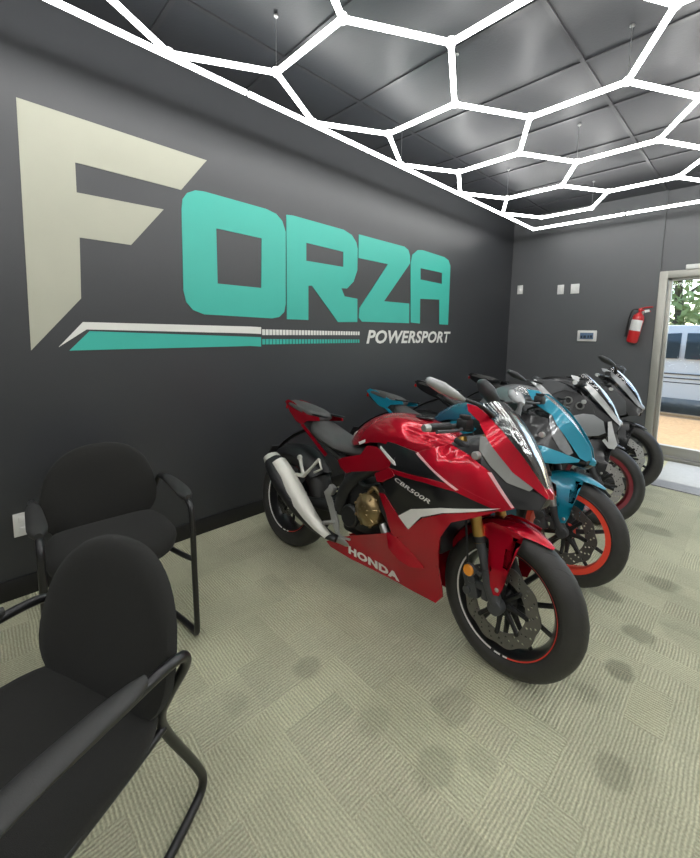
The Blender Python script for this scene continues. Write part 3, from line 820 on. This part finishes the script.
    # engine
    bm = BM()
    box(bm, (.04, 0, .46), (.34, .26, .26), .03); box(bm, (.16, 0, .62), (.20, .24, .20), .025, Matrix.Rotation(R(22), 4, 'Y')); box(bm, (.0, 0, .33), (.40, .17, .10), .03)
    for k in range(6): box(bm, (.16 + .012 * k, 0, .56 + .022 * k), (.21, .25, .006), .001, Matrix.Rotation(R(22), 4, 'Y'))
    disc(bm, (-.10, -.13, .40), .06, .04, 28, 'Y', .01)
    disc(bm, (.04, .145, .47), .085, .05, 32, 'Y', .015)
    tube(bm, [(-.12, -.12, .62), (-.02, -.14, .58), (.08, -.135, .62)], .012, 8, 3)
    eng = obj('engine', bm, M['engine'], root)
    bm = BM(); lathe(bm, [(1e-4, -.205), (.030, -.204), (.052, -.196), (.060, -.188), (.078, -.180), (.082, -.165), (.082, -.13)], (.045, 0, .485), 36, 'Y')
    for k in range(9):
        a = 2 * PI * k / 9 + .2; disc(bm, (.045 + .079 * math.cos(a), -.176, .485 + .079 * math.sin(a)), .008, .014, 8, 'Y', .002)
    for k in range(5):
        a = R(-40 + 55 * k); tube(bm, [(.045 + .02 * math.cos(a), -.203, .485 + .02 * math.sin(a)), (.045 + .07 * math.cos(a), -.184, .485 + .07 * math.sin(a))], .005, 6)
    tube(bm, [(.03, -.16, .565), (.07, -.17, .60), (.11, -.16, .57)], .011, 8, 4)
    obj('clutch_cover', bm, M[c.get('cover', 'engine')], eng)
    bm = BM(); tube(bm, [(.135, -.155, .44), (.165, -.16, .405), (.20, -.15, .36)], [.02, .022, .018], 10, 3); tube(bm, [(.30, -.05, .52), (.36, -.06, .40), (.25, -.07, .30), (0, -.07, .24), (-.2, -.11, .24)], .022, 10, 5)
    obj('exhaust_pipe', bm, M['steel'], root)
    # muffler
    bm = BM()
    tube(bm, [(-.745, -.185, .548), (-.70, -.188, .520), (-.60, -.190, .455), (-.48, -.185, .375), (-.36, -.172, .305), (-.26, -.155, .262), (-.18, -.13, .245)], [.060, .076, .082, .072, .052, .034, .024], 20, 4, flat=.72)
    mf = obj('muffler', bm, M['black_plastic'], root)
    bm = BM()
    tube(bm, [(-.772, -.187, .565), (-.742, -.187, .545)], [.054, .062], 20, flat=.72); obj('end_cap', bm, M['muffler'], mf)
    bm = BM()
    loops = []
    for (x, z, r_) in [(-.70, .520, .068), (-.66, .494, .071), (-.60, .455, .073), (-.52, .402, .072), (-.44, .350, .064), (-.36, .305, .052), (-.28, .270, .038), (-.21, .250, .026)]:
        u = Vector((.80, 0, .60)) if 0 else Vector((.54, 0, .84)); n_ = Vector((0, -1, 0)); lp = []
        for q in range(9):
            A = R(12 + 110 * q / 8); lp.append(Vector((x, -.186 + .10 * max(0, x + .48) ** 1.4, z)) + u * math.sin(A) * r_ * 1.10 + n_ * (math.cos(A) * r_ * .84 + .003))
        loops.append(lp)
    rings(bm, loops, False, False); solid(bm, t=-.003); obj('heat_shield', bm, M['muffler'], mf)
    # foot pegs and brackets (right side), side stand (left)
    bm = BM(); ap = (-.486, -.150, .512)
    tube(bm, [ap, (-.520, -.145, .560), (-.555, -.135, .605)], [.012, .010, .012], 8); tube(bm, [ap, (-.43, -.145, .575), (-.385, -.135, .632)], [.012, .009, .011], 8)
    tube(bm, [ap, (-.56, -.150, .502), (-.625, -.152, .498)], [.012, .010, .012], 8); tube(bm, [(-.385, -.135, .632), (-.352, -.14, .585), (-.40, -.148, .553)], .007, 8)
    disc(bm, (-.555, -.137, .605), .016, .018, 14)
    obj('passenger_footrest', bm, M[c.get('rest', 'muffler')], root)
    bm = BM(); plate(bm, [(-.30, .47), (-.275, .50), (-.22, .43), (-.165, .35), (-.15, .29), (-.175, .28), (-.21, .33), (-.25, .40)], lambda x, z: .150, 0, .008, -1)
    tube(bm, [(-.20, -.15, .335), (-.20, -.225, .345)], [.012, .011], 8); tube(bm, [(-.17, -.155, .30), (-.10, -.17, .29), (-.05, -.17, .30)], .006, 6); obj('rider_footrest', bm, M['alu'], root)
    bm = BM(); box(bm, (-.245, -.145, .498), (.042, .035, .05), .008, Matrix.Rotation(R(20), 4, 'Y')); obj('brake_reservoir', bm, M['alu'], root)
    bm = BM(); tube(bm, [(-.08, .13, .30), (-.06, .21, .17), (-.03, .245, .038 )], .012, 8); box(bm, (-.02, .250, .043), (.09, .05, .010), .004, Matrix.Rotation(R(-c['lean']), 4, 'X')); obj('side_stand', bm, M['black_plastic'], root)
    # chain
    bm = BM(); tube(bm, [(-.12, .085, .46), (-.705, .085, .385)], .009, 6); tube(bm, [(-.12, .085, .36), (-.705, .085, .235)], .009, 6); disc(bm, (-.705, .085, .31), .08, .008, 36); obj('drive_chain', bm, M['engine'], root)
    # radiator & inner fill
    bm = BM(); box(bm, (.40, 0, .56), (.035, .30, .30), .008, Matrix.Rotation(R(-18), 4, 'Y'))
    for k in range(9): box(bm, (.385 + .009 * k, 0, .45 + .026 * k), (.04, .28, .004), .0, Matrix.Rotation(R(-18), 4, 'Y'))
    obj('radiator', bm, M['black_plastic'], root)
    bm = BM(); loops = []
    for (x, hw, zb, zt) in [(.30, .17, .70, .86), (.40, .19, .70, .90), (.50, .185, .72, .93), (.58, .150, .74, .93), (.66, .105, .74, .89), (.73, .062, .735, .83), (.785, .03, .735, .78)]:
        x2, zo = x + dx * (x > .4), dz * (x > .3)
        loops.append([(x2, hw * math.cos(A), (zb + zt) / 2 + zo + (zt - zb) / 2 * math.sin(A)) for A in [2 * PI * k / 16 for k in range(16)]])
    rings(bm, loops); obj('inner_cowl', bm, M['black_plastic'], root)
    bm = BM(); box(bm, (.56 + dx, 0, .965 + dz), (.03, .17, .09), .012, Matrix.Rotation(R(-55), 4, 'Y')); ins = obj('instrument_cluster', bm, M['black_plastic'], root)
    # upper cowl plates
    for (nm, m_, off, th, poly, lab) in c['panels']:
        for s in (-1, 1):
            bm = BM(); plate(bm, poly, w, off, th, s)
            po = obj(nm, bm, M[m_], root, lab)
            bv = po.modifiers.new('edge', 'BEVEL'); bv.width = .0022; bv.segments = 2; bv.limit_method = 'ANGLE'; bv.angle_limit = R(50)
    # windscreen + nose
    rows = []
    for (xc, zc, xe, ye, ze) in c['screen']:
        row = []
        for q in range(9):
            v = -1 + 2 * q / 8; k_ = 1 - abs(v) ** 2.0
            row.append((xe + (xc - xe) * k_, ye * math.sin(v * PI / 2), ze + (zc - ze) * k_))
        rows.append(row)
    bm = skin(rows, 4); solid(bm, t=.003); obj('windscreen', bm, M[c.get('screen_m', 'screen')], root)
    rows = []
    for (xc, zc, xe, ye, ze) in c['nose']:
        row = []
        for q in range(7):
            v = -1 + 2 * q / 6; k_ = 1 - abs(v) ** 1.6
            row.append((xe + (xc - xe) * k_, ye * v, ze + (zc - ze) * k_))
        rows.append(row)
    bm = skin(rows, 3); solid(bm, t=.004); obj('nose_cone', bm, M[c['nose_m']], root)
    rows = []
    for (xc, zc, xe, ye, ze) in c['lamp']:
        row = []
        for q in range(7):
            v = -1 + 2 * q / 6; k_ = 1 - abs(v) ** 1.6
            row.append((xe + (xc - xe) * k_, ye * v, ze + (zc - ze) * k_))
        rows.append(row)
    bm = skin(rows, 3); solid(bm, t=.004); obj('headlight', bm, M[c.get('lamp_m', 'black_gloss')], root)
    # handlebars, mirrors
    bm = BM(); disc(bm, (.60 + dx, -.235, .885 + dz), .016, .03, 18, 'Y', .004); obj('cowl_fastener', bm, M['alu'], root)
    for s in (-1, 1):
        bm = BM(); tube(bm, [(.505, s * .11, .985), (.495, s * .20, .985), (.470, s * .345, .98)], .0115, 10); box(bm, (.497, s * .105, .975), (.05, .045, .03), .008)
        hb = obj('handlebar', St(bm), M['dark_grey'], root)
        bm = BM(); tube(bm, [(.490, s * .225, .984), (.472, s * .335, .980)], .0175, 14); obj('grip', St(bm), M['black_plastic'], hb)
        bm = BM(); tube(bm, [(.472, s * .335, .980), (.467, s * .362, .979)], [.0165, .0145], 14); obj('bar_end', St(bm), M['alu'], hb)
        bm = BM(); tube(bm, [(.52, s * .19, .985), (.545, s * .22, .982), (.545, s * .28, .978), (.525, s * .355, .975)], [.007, .006, .006, .008], 8, 4); obj('lever', St(bm), M['dark_grey'], hb)
        bm = BM(); box(bm, (.53, s * .175, 1.0), (.05, .06, .045), .01); disc(bm, (.53, s * .175, 1.03), .024, .014, 18, 'Z'); obj('master_cylinder', St(bm), M['black_plastic'], hb)
        bx, by, bz, tx, ty, tz = c['mirror']
        mc = Vector((bx, s * by, bz))
        bm = BM()
        p0 = Vector((tx + .03, s * ty, tz)); ax_ = c.get('mirror_axis', (.048, .055, .035, .055, .065, .028)); mr_ = c.get('mirror_r', 1.0); axis_in = Vector((bx + ax_[0], s * (by - ax_[1]), bz - ax_[2])); axis_out = Vector((bx - ax_[3], s * (by + ax_[4]), bz + ax_[5]))
        tube(bm, [axis_in, axis_in.lerp(axis_out, .25), axis_in.lerp(axis_out, .6), axis_in.lerp(axis_out, .92), axis_out], [.014 * mr_, .031 * mr_, .040 * mr_, .027 * mr_, .010 * mr_], 16, 4, flat=.60)
        mh = obj('mirror_housing', bm, M[c.get('mirror_m', 'dark_grey')], root)
        bm = BM(); tube(bm, [p0, p0.lerp(axis_in, .5) + Vector((0, 0, .012)), axis_in.lerp(axis_out, .12)], [.016, .011, .011], 10, 4, flat=.7); obj('mirror_stalk', bm, M['black_plastic'], mh)
        bm = BM()
        cc = axis_in.lerp(axis_out, .55); d_ = (axis_out - axis_in).normalized(); up = Vector((.35, 0, 1)); up = (up - d_ * up.dot(d_)).normalized(); nn = d_.cross(up).normalized()
        if nn.x > 0: nn = -nn
        vs = [cc + nn * .016 + d_ * .040 * math.cos(A) + up * .022 * math.sin(A) for A in [2 * PI * k / 24 for k in range(24)]]
        vs2 = [v - nn * .004 for v in vs]
        rings(bm, [vs2, vs]); obj('mirror_glass', bm, M['mirror'], mh)
    return root, w

def side_text(root, w, name, s, x0, z0, x1, z1, h, m, off, shear=0, bold=.02, track=1.0):
    L_ = math.hypot(x1 - x0, z1 - z0); ang = math.atan2(z1 - z0, x1 - x0)
    for side in (-1, 1):
        bm = text_bm(s, L_, h, 0, shear, bold, track)
        bmesh.ops.subdivide_edges(bm, edges=[e for e in bm.edges if e.calc_length() > .03], cuts=1)
        for v in bm.verts:
            u, t_ = v.co.x, v.co.y
            if side > 0: X = x1 - (u * math.cos(ang) + t_ * math.sin(ang)); Z = z1 - u * math.sin(ang) + t_ * math.cos(ang)
            else: X = x0 + u * math.cos(ang) - t_ * math.sin(ang); Z = z0 + u * math.sin(ang) + t_ * math.cos(ang)
            v.co = Vector((X, side * (w(X, Z) + off), Z))
        obj(name, bm, M[m], root, smooth=0)

SCREEN = [(.812, .782, .800, .035, .787), (.770, .880, .745, .072, .868), (.715, .962, .680, .108, .948), (.640, 1.045, .610, .128, 1.018), (.575, 1.100, .525, .132, 1.065)]
NOSE = [(.812, .784, .796, .042, .792), (.828, .765, .81, .036, .770), (.830, .745, .815, .028, .748)]
LAMP = [(.822, .745, .808, .030, .748), (.812, .715, .795, .045, .722), (.785, .692, .755, .075, .700)]
red_panels = [
 ('side_cowl', 'red_paint', .004, .006, [(.33, .838), (.48, .905), (.56, .875), (.64, .82), (.73, .70), (.69, .68), (.54, .735), (.44, .785)], 'glossy red upper side cowl'),
 ('cowl_edge', 'pink_edge', .0055, .004, [(.335, .836), (.44, .783), (.54, .733), (.55, .738), (.44, .792), (.345, .843)], 'pale pinstripe along red cowl'),  # pale strip painted where the cowl edge catches light
 ('front_cowl', 'red_paint', .003, .006, [(.485, 1.075), (.53, 1.068), (.58, 1.04), (.65, .98), (.72, .90), (.80, .79), (.82, .76), (.82, .748), (.77, .782), (.70, .832), (.65, .89), (.60, .95), (.555, 1.01), (.50, 1.045)], 'red front cowl'),
 ('cowl_trim', 'mid_grey', .001, .008, [(.575, .955), (.60, .953), (.65, .892), (.70, .834), (.77, .785), (.76, .768), (.69, .79), (.63, .845), (.585, .90)], 'grey trim under red front cowl'),
 ('lamp_surround', 'black_gloss', -.012, .008, [(.585, .91), (.63, .85), (.69, .795), (.76, .772), (.815, .752), (.80, .70), (.73, .695), (.66, .775), (.60, .83)], None),
 ('black_side_cowl', 'black_gloss', -.002, .006, [(.04, .84), (.20, .845), (.34, .84), (.45, .785), (.54, .735), (.70, .69), (.66, .672), (.49, .648), (.34, .60), (.27, .54), (.20, .58), (.15, .645), (.22, .70), (.23, .72), (.19, .765), (.07, .80)], 'glossy black side cowl'),
 ('heat_vent', 'black_plastic', -.020, .006, [(.10, .64), (.17, .60), (.28, .53), (.20, .45), (.12, .52)], None),
 ('cowl_block', 'red_paint', .006, .006, [(.085, .68), (.19, .738), (.22, .728), (.235, .71), (.15, .655), (.11, .645)], None),
 ('cowl_strip', 'red_paint', .005, .005, [(.20, .735), (.43, .752), (.55, .752), (.69, .70), (.69, .682), (.54, .728), (.42, .732), (.23, .718)], 'thin red strip across black cowl'),
 ('white_graphic', 'graphic', .006, .005, [(.27, .54), (.345, .597), (.49, .650), (.69, .694), (.62, .668), (.50, .632), (.40, .582), (.33, .50)], 'white wedge graphic'),
 ('lower_cowl', 'red_paint', .001, .007, [(-.29, .185), (-.13, .275), (.07, .37), (.21, .435), (.25, .43), (.17, .60), (.14, .58), (.19, .60), (.27, .54), (.33, .50), (.40, .575), (.50, .628), (.60, .66), (.69, .685), (.61, .64), (.53, .60), (.485, .52), (.455, .42), (.44, .33), (.455, .215), (.42, .168), (.23, .178), (-.1, .165), (-.25, .168)], 'red belly fairing'),
 ('cowl_fin', 'red_paint', lambda x, z: .004 + .034 * max(0, min(1, ((.442 - .57 * (x - .2)) - z) / .06)), .03, [(.20, .435), (.255, .432), (.34, .38), (.385, .33), (.33, .318), (.27, .335), (.225, .37)], None),
 ('seat_side_panel', 'red_paint', .001, .006, [(-.235, .665), (-.20, .685), (-.06, .735), (-.02, .79), (.06, .802), (.19, .77), (.19, .74), (.12, .70), (.0, .665), (-.11, .632), (-.155, .612), (-.205, .628)], 'red panel below the rider seat'),
 ('silver_edge', 'graphic', .0075, .004, [(.095, .815), (.225, .772), (.235, .758), (.215, .758), (.095, .803)], None),
 ('tank_edge', 'graphic', .004, .004, [(-.085, .795), (.03, .853), (.04, .845), (-.075, .783)], 'white pinstripe at tank edge'),
]
# lower cowl outline fixed: keep it simple (single loop)
red_panels[10] = ('lower_cowl', 'red_paint', .001, .007, [(-.29, .185), (-.13, .275), (.07, .37), (.21, .435), (.255, .425), (.33, .475), (.345, .505), (.40, .575), (.50, .628), (.60, .66), (.69, .685), (.61, .64), (.53, .60), (.485, .52), (.455, .42), (.44, .33), (.455, .215), (.42, .168), (.23, .178), (-.1, .165), (-.25, .168)], 'red belly fairing')
red_panels.append(('cowl_crease', 'pink_edge', .0060, .004, [(.628, .822), (.640, .822), (.728, .704), (.722, .700)], None))  # pale line painted as the highlight of the side cowl crease
red_panels.append(('vent_edge', 'red_paint', .002, .006, [(.13, .60), (.17, .605), (.27, .535), (.335, .485), (.325, .465), (.25, .43), (.225, .44), (.19, .52)], None))
tape_red = [('white stripe on rim edge', 'graphic', 130, 262, .006), ('red stripe on rim edge', 'red_line', -80, 80, .004), ('white dashes on rim edge', 'graphic', 266, 273, .005), ('white dashes on rim edge', 'graphic', 276, 281, .005)]  # white arcs paint light reflected on the rim lip; red is decal
rb, wr = bike(dict(label='red and black sport motorcycle nearest the camera with white wing graphic and black wheels', x=-1.34, y=1.45, yaw=2.4, lean=8.6, steer=-5.6,
    rim='rim_blk', tape=tape_red, reflector=1, mirror_m='pod', fork='gold', fork_lo='dark_grey', fender='red_paint', tank_m='red_paint', body='red_paint', panels=red_panels, cover='bronze',
    screen=SCREEN, nose=NOSE, lamp=LAMP, nose_m='red_paint', mirror=(.507, .355, 1.128, .57, .13, 1.04), trim='red_paint'))
side_text(rb, wr, 'brand_lettering', 'HONDA', -.105, .193, .235, .188, .043, 'graphic', .004, 0, .055, 1.08)
side_text(rb, wr, 'model_lettering', 'CBR500R', .238, .691, .440, .650, .019, 'graphic', .003, .3, .01)

# --- cyan bike
SH = lambda L, dx, dz: [(a + dx, b + dz, c_ + dx, d, e + dz) for a, b, c_, d, e in L]
cy_screen = [(.775, .715, .765, .035, .718), (.735, .80, .715, .06, .79), (.68, .885, .645, .09, .872), (.60, .965, .565, .115, .95), (.50, 1.035, .455, .125, 1.015), (.36, 1.08, .33, .12, 1.02)]
cy_panels = [
 ('front_cowl', 'cyan_paint', .004, .007, [(.42, 1.05), (.48, 1.052), (.54, 1.012), (.61, .96), (.68, .89), (.73, .83), (.77, .77), (.785, .71), (.76, .695), (.73, .71), (.69, .77), (.65, .82), (.61, .87), (.58, .92), (.49, .965), (.45, 1.01)], 'cyan front cowl'),
 ('headlight_trim', 'lens', -.004, .008, [(.56, .935), (.60, .90), (.66, .80), (.70, .73), (.68, .71), (.64, .74), (.60, .80), (.575, .87)], 'pale headlight pod'),
 ('side_cowl', 'cyan_paint', .012, .012, [(.50, .735), (.57, .745), (.65, .725), (.735, .70), (.73, .685), (.64, .66), (.58, .655), (.51, .69)], 'cyan lower side cowl'),
 ('black_side_cowl', 'black_gloss', -.006, .007, [(.10, .82), (.30, .84), (.45, .90), (.56, .90), (.62, .78), (.66, .72), (.60, .65), (.52, .60), (.47, .45), (.46, .25), (.40, .17), (-.2, .17), (-.1, .30), (.15, .45), (.10, .62)], None),
 ('lower_cowl', 'navy_paint', .002, .007, [(-.2, .20), (.2, .38), (.32, .50), (.46, .60), (.47, .45), (.45, .25), (.40, .172), (.0, .165)], None),
 ('seat_side_panel', 'cyan_paint', .001, .006, [(-.235, .665), (-.20, .685), (-.06, .735), (-.02, .79), (.06, .802), (.19, .77), (.12, .70), (-.11, .632), (-.205, .628)], None),
]
cb, wc = bike(dict(label='cyan sport motorcycle with vermilion wheels, second in the row behind the red one', x=-1.37, y=2.24, yaw=3.4, lean=11.5, steer=-4, tyre=(.293, .050), screen_m='screen_pale',
    rim='rim_orange', tape=[('bright vermilion rim edge', 'rim_orange', 0, 359.9, .020)], spoke_m='dark_grey', fork_top=.575, fork='dark_grey', fork_lo='alu', fender='cyan_paint', tank_m='navy_paint', body='cyan_paint', panels=cy_panels, nose_shift=(-.03, -.08),
    screen=cy_screen, nose=[(.782, .72, .765, .04, .72), (.80, .70, .775, .034, .698), (.795, .675, .772, .028, .68)], lamp=[(.79, .68, .77, .03, .68), (.775, .66, .75, .045, .66), (.75, .645, .72, .06, .65)], nose_m='cyan_paint',
    mirror=(.265, .31, .985, .42, .12, .98), mirror_axis=(.05, .05, .065, .035, .05, .075), mirror_r=1.75, spokes=5, discs=(-1,), seat_m='seat_vinyl', mirror_m='dark_grey',
    tank=[(-.21, .07, .765, .79), (-.16, .105, .76, .845), (-.06, .15, .79, .905), (.04, .178, .80, .935), (.14, .195, .80, .935), (.24, .195, .80, .92), (.34, .17, .80, .89), (.43, .11, .80, .86)]))

# --- grey bike
gr_panels = [
 ('side_cowl', 'grey_paint', .004, .007, [(.40, .87), (.46, .80), (.49, .76), (.60, .80), (.66, .80), (.72, .76), (.74, .68), (.70, .655), (.62, .64), (.54, .66), (.46, .71), (.36, .80)], 'grey side cowl'),
 ('vent_panel', 'black_plastic', -.004, .006, [(.38, .92), (.46, .96), (.56, .94), (.64, .87), (.67, .80), (.60, .80), (.49, .765), (.41, .86)], 'dark vented panel'),
 ('cowl_rail', 'silver_paint', .006, .007, [(.21, 1.0), (.25, 1.02), (.33, .955), (.43, .87), (.51, .775), (.49, .755), (.42, .835), (.31, .93)], 'silver cowl rail'),
 ('upper_cowl', 'dark_grey', .002, .006, [(.25, 1.015), (.36, 1.03), (.46, 1.0), (.55, .945), (.46, .955), (.38, .915)], None),
 ('front_cowl', 'silver_paint', .004, .007, [(.485, 1.075), (.53, 1.068), (.58, 1.04), (.65, .98), (.72, .90), (.80, .79), (.82, .76), (.82, .735), (.77, .782), (.72, .84), (.66, .91), (.60, .975), (.555, 1.02), (.50, 1.045)], 'silver front cowl'),
 ('lamp_surround', 'black_gloss', -.010, .008, [(.56, .96), (.63, .90), (.69, .84), (.76, .782), (.815, .745), (.80, .68), (.73, .675), (.68, .775), (.62, .86)], None),
 ('cowl_hook', 'silver_paint', .01, .012, [(.745, .76), (.765, .765), (.79, .68), (.815, .61), (.80, .572), (.765, .575), (.725, .625), (.74, .64), (.772, .60), (.785, .615), (.765, .67)], None),
 ('black_side_cowl', 'black_gloss', -.002, .006, [(.04, .84), (.30, .86), (.40, .80), (.50, .68), (.60, .63), (.52, .55), (.47, .45), (.46, .25), (.40, .17), (-.2, .17), (-.1, .30), (.15, .45), (.10, .62)], None),
]
g_b, wg = bike(dict(label='grey and silver sport motorcycle with dark red wheels, third in the row', x=-1.46, y=3.12, yaw=8, lean=8, steer=14,
    rim='rim_red', tape=[('dark red rim edge', 'rim_red', 0, 359.9, .018)], spoke_m='dark_grey', fork='dark_grey', fork_lo='bronze', fender='black_gloss', tank_m='grey_paint', body='black_gloss', panels=gr_panels,
    screen=SCREEN, nose=NOSE, lamp=LAMP, nose_m='silver_paint', screen_m='smoke', mirror=(.16, .35, 1.03, .30, .14, .98), spokes=5, discs=(-1,), disc_m='steel'))
bm = BM()
for (x, z) in ((.50, .885), (.575, .855)): lathe(bm, [(.019, -.014), (.028, -.014), (.028, .006), (.019, .006)], (x, -wg(x, z) - .004, z), 24, 'Y', full=True)
obj('vent_ring', bm, M['mid_grey'], g_b)

# --- dark bike at the back
dk_panels = [
 ('side_cowl', 'dark_grey', .004, .007, [(.30, .86), (.46, .90), (.60, .90), (.70, .80), (.72, .68), (.60, .62), (.50, .66), (.40, .76)], None),
 ('front_cowl', 'grey_paint', .004, .007, [(.485, 1.075), (.53, 1.068), (.58, 1.04), (.65, .98), (.72, .90), (.80, .79), (.82, .76), (.82, .74), (.77, .78), (.72, .84), (.66, .91), (.60, .975), (.555, 1.02), (.50, 1.045)], 'grey front cowl'),
 ('lamp_surround', 'black_gloss', -.010, .008, [(.56, .96), (.63, .90), (.69, .84), (.76, .782), (.815, .745), (.80, .68), (.73, .675), (.68, .775), (.62, .86)], None),
 ('black_side_cowl', 'black_gloss', -.002, .006, [(.04, .84), (.30, .86), (.40, .80), (.50, .68), (.60, .63), (.52, .55), (.47, .45), (.46, .25), (.40, .17), (-.2, .17), (-.1, .30), (.15, .45), (.10, .62)], None),
]
bike(dict(label='dark grey motorcycle with pale front brake disc, last in the row nearest the door', x=-1.50, y=4.09, yaw=2, lean=9, steer=6,
    rim='rim_blk', fork='dark_grey', fork_lo='steel', fender='black_gloss', tank_m='black_gloss', body='black_gloss', panels=dk_panels,
    screen=SCREEN, nose=NOSE, lamp=LAMP, nose_m='grey_paint', screen_m='smoke', mirror=(.56, .30, 1.13, .57, .13, 1.04), discs=(-1,), disc_r=.17, disc_m='alu', spokes=5))

# ------------------------------------------------------------------ outside
bm = BM(); box(bm, (0, 6.0, -.06), (30, .76, .1)); o = struct('ground_walkway', bm, M['concrete'])
bm = BM(); box(bm, (0, 7.62, -.07), (30, 2.48, .1)); box(bm, (0, 8.9, -.04), (30, .12, .12), .01); struct('ground_planting_bed', bm, M['mulch'])
bm = BM(); box(bm, (0, 22, -.13), (60, 26.2, .1)); struct('ground_parking', bm, M['asphalt'])
# white car
car = thing('parked_car', 'white parked car seen through the glass door', 'car', (-.9, 10.2, -.08))
bm = BM()
prof = [(-2.3, .45), (-2.3, .85), (-2.15, 1.0), (-1.5, 1.08), (-1.0, 1.55), (-.7, 1.66), (1.5, 1.68), (2.0, 1.5), (2.25, 1.05), (2.32, .75), (2.3, .40), (1.95, .33), (-1.95, .33)]
loops = []
for y, s in ((-.92, .96), (-.90, 1.0), (-.86, 1.01), (0, 1.02), (.86, 1.01), (.90, 1.0), (.92, .96)):
    loops.append([(x * s, y * (1 - .16 * max(0, (z - 1.0)) / .68), .33 + (z - .33) * s) for x, z in prof])
rings(bm, loops); obj('car_body', bm, M['car_white'], car, smooth=30)
for s in (-1, 1):
    for pl in ([(-1.32, 1.06), (-.92, 1.48), (-.15, 1.53), (-.15, 1.06)], [(-.07, 1.06), (-.07, 1.53), (.85, 1.53), (.95, 1.06)], [(1.03, 1.06), (.95, 1.53), (1.55, 1.52), (1.9, 1.08)]):
        bm = BM(); vs = [bm.verts.new((x, s * (.925 - .155 * max(0, z - 1.0) / .68 * 1.0), z)) for x, z in pl]; bm.faces.new(vs); solid(bm, t=.01); obj('side_window', bm, M['car_glass'], car, smooth=0)
    bm = BM()
    for z in (.62, .70, .78): box(bm, (0, s * .915, z), (3.9, .02, .018), .004)
    obj('door_moulding', bm, M['dark_grey'], car)
    for x in (-1.4, 1.4):
        bm = BM(); lathe(bm, [(.20, -.11), (.30, -.11), (.335, -.08), (.335, .08), (.30, .11), (.20, .11)], (x, s * .83, .335), 32, 'Y', full=True); wl = obj('car_wheel', bm, M['tyre'], car)
        bm = BM(); disc(bm, (x, s * .85, .335), .21, .17, 28, 'Y', .02); obj('wheel_cover', bm, M['alu'], wl)
bm = BM()
for x in (-2.29, 2.30): box(bm, (x, 0, .5), (.10, 1.7, .16), .03)
obj('bumper', bm, M['dark_grey'], car)
bm = BM()
for s in (-1, 1): box(bm, (-2.2, s * .78, .88), (.16, .22, .14), .03)
obj('tail_lamp', bm, M['red_lens'], car)
# trees
def tree(x, y, h, r, label, seed):
    random.seed(seed)
    t = thing('tree', label, 'tree', (x, y, -.1), (0, 0, 0), None)
    bm = BM(); tube(bm, [(0, 0, 0), (.08, .03, h * .3), (-.05, 0, h * .6), (0, .1, h * .9)], [.16, .12, .09, .03], 10, 4)
    for k in range(7):
        a = k * 2.4; z = h * (.3 + .07 * k); tube(bm, [(0, 0, z), (math.cos(a) * r * .4, math.sin(a) * r * .4, z + r * .25), (math.cos(a) * r * .8, math.sin(a) * r * .8, z + r * .4)], [.05, .03, .012], 6, 2)
    obj('trunk', bm, M['bark'], t)
    bm = BM()
    for k in range(5200):
        while True:
            p = Vector((random.uniform(-1, 1), random.uniform(-1, 1), random.uniform(-1, 1)))
            if .25 < p.length < 1: break
        if noise.noise(p * 2.2 + Vector((seed, 0, 0))) < -.12: continue
        c_ = Vector((p.x * r, p.y * r, h * .55 + p.z * h * .50)); q = Matrix.Rotation(random.uniform(0, 6.3), 3, Vector((random.uniform(-1, 1), random.uniform(-1, 1), random.uniform(-1, 1))).normalized())
        s_ = random.uniform(.09, .17)
        vs = [bm.verts.new(c_ + q @ Vector(v) * s_) for v in ((-1, 0, 0), (-.2, .45, .1), (1, 0, 0), (-.2, -.45, .1))]; bm.faces.new(vs)
    obj('foliage', bm, M['leaf'], t, smooth=0)
tree(-1.7, 14.0, 4.9, 2.7, 'leafy green tree beyond the parked car, seen through the glass door', 3)

# ------------------------------------------------------------------ light and camera
W = bpy.data.worlds.new('world'); sc.world = W; W.use_nodes = True
nt = W.node_tree; sky = nt.nodes.new('ShaderNodeTexSky'); sky.sky_type = 'NISHITA'; sky.sun_disc = False
sky.sun_elevation = R(50); sky.sun_rotation = R(0)
nt.links.new(sky.outputs[0], nt.nodes['Background'].inputs[0]); nt.nodes['Background'].inputs[1].default_value = .6
sl = bpy.data.lights.new('sun', 'SUN'); sl.energy = 4.0; sl.angle = R(1.0); sl.color = (1, .95, .86)
so = link(bpy.data.objects.new('sun', sl)); so.rotation_euler = (R(-25), 0, 0)

cam = bpy.data.cameras.new('camera'); co = link(bpy.data.objects.new('camera', cam)); sc.camera = co
yaw, pitch, roll = -.792, -.112, .017
f = Vector((math.sin(yaw) * math.cos(pitch), math.cos(yaw) * math.cos(pitch), math.sin(pitch)))
r = Vector((math.cos(yaw), -math.sin(yaw), 0)); u = r.cross(f)
r2 = r * math.cos(roll) + u * math.sin(roll); u2 = -r * math.sin(roll) + u * math.cos(roll)
co.matrix_world = Matrix(((r2.x, u2.x, -f.x, 0), (r2.y, u2.y, -f.y, 0), (r2.z, u2.z, -f.z, H0), (0, 0, 0, 1)))
cam.sensor_fit = 'HORIZONTAL'; cam.sensor_width = 36; cam.lens = 36 * 395.8 / 700
cam.shift_x = (350 - 358.5) / 700; cam.shift_y = -(429 - 375.9) / 700
cam.clip_start = .02; cam.clip_end = 200
vs = sc.view_settings
vs.view_transform = 'Standard'; vs.look = 'None'; vs.gamma = 1; vs.use_curve_mapping = False; vs.exposure = 0
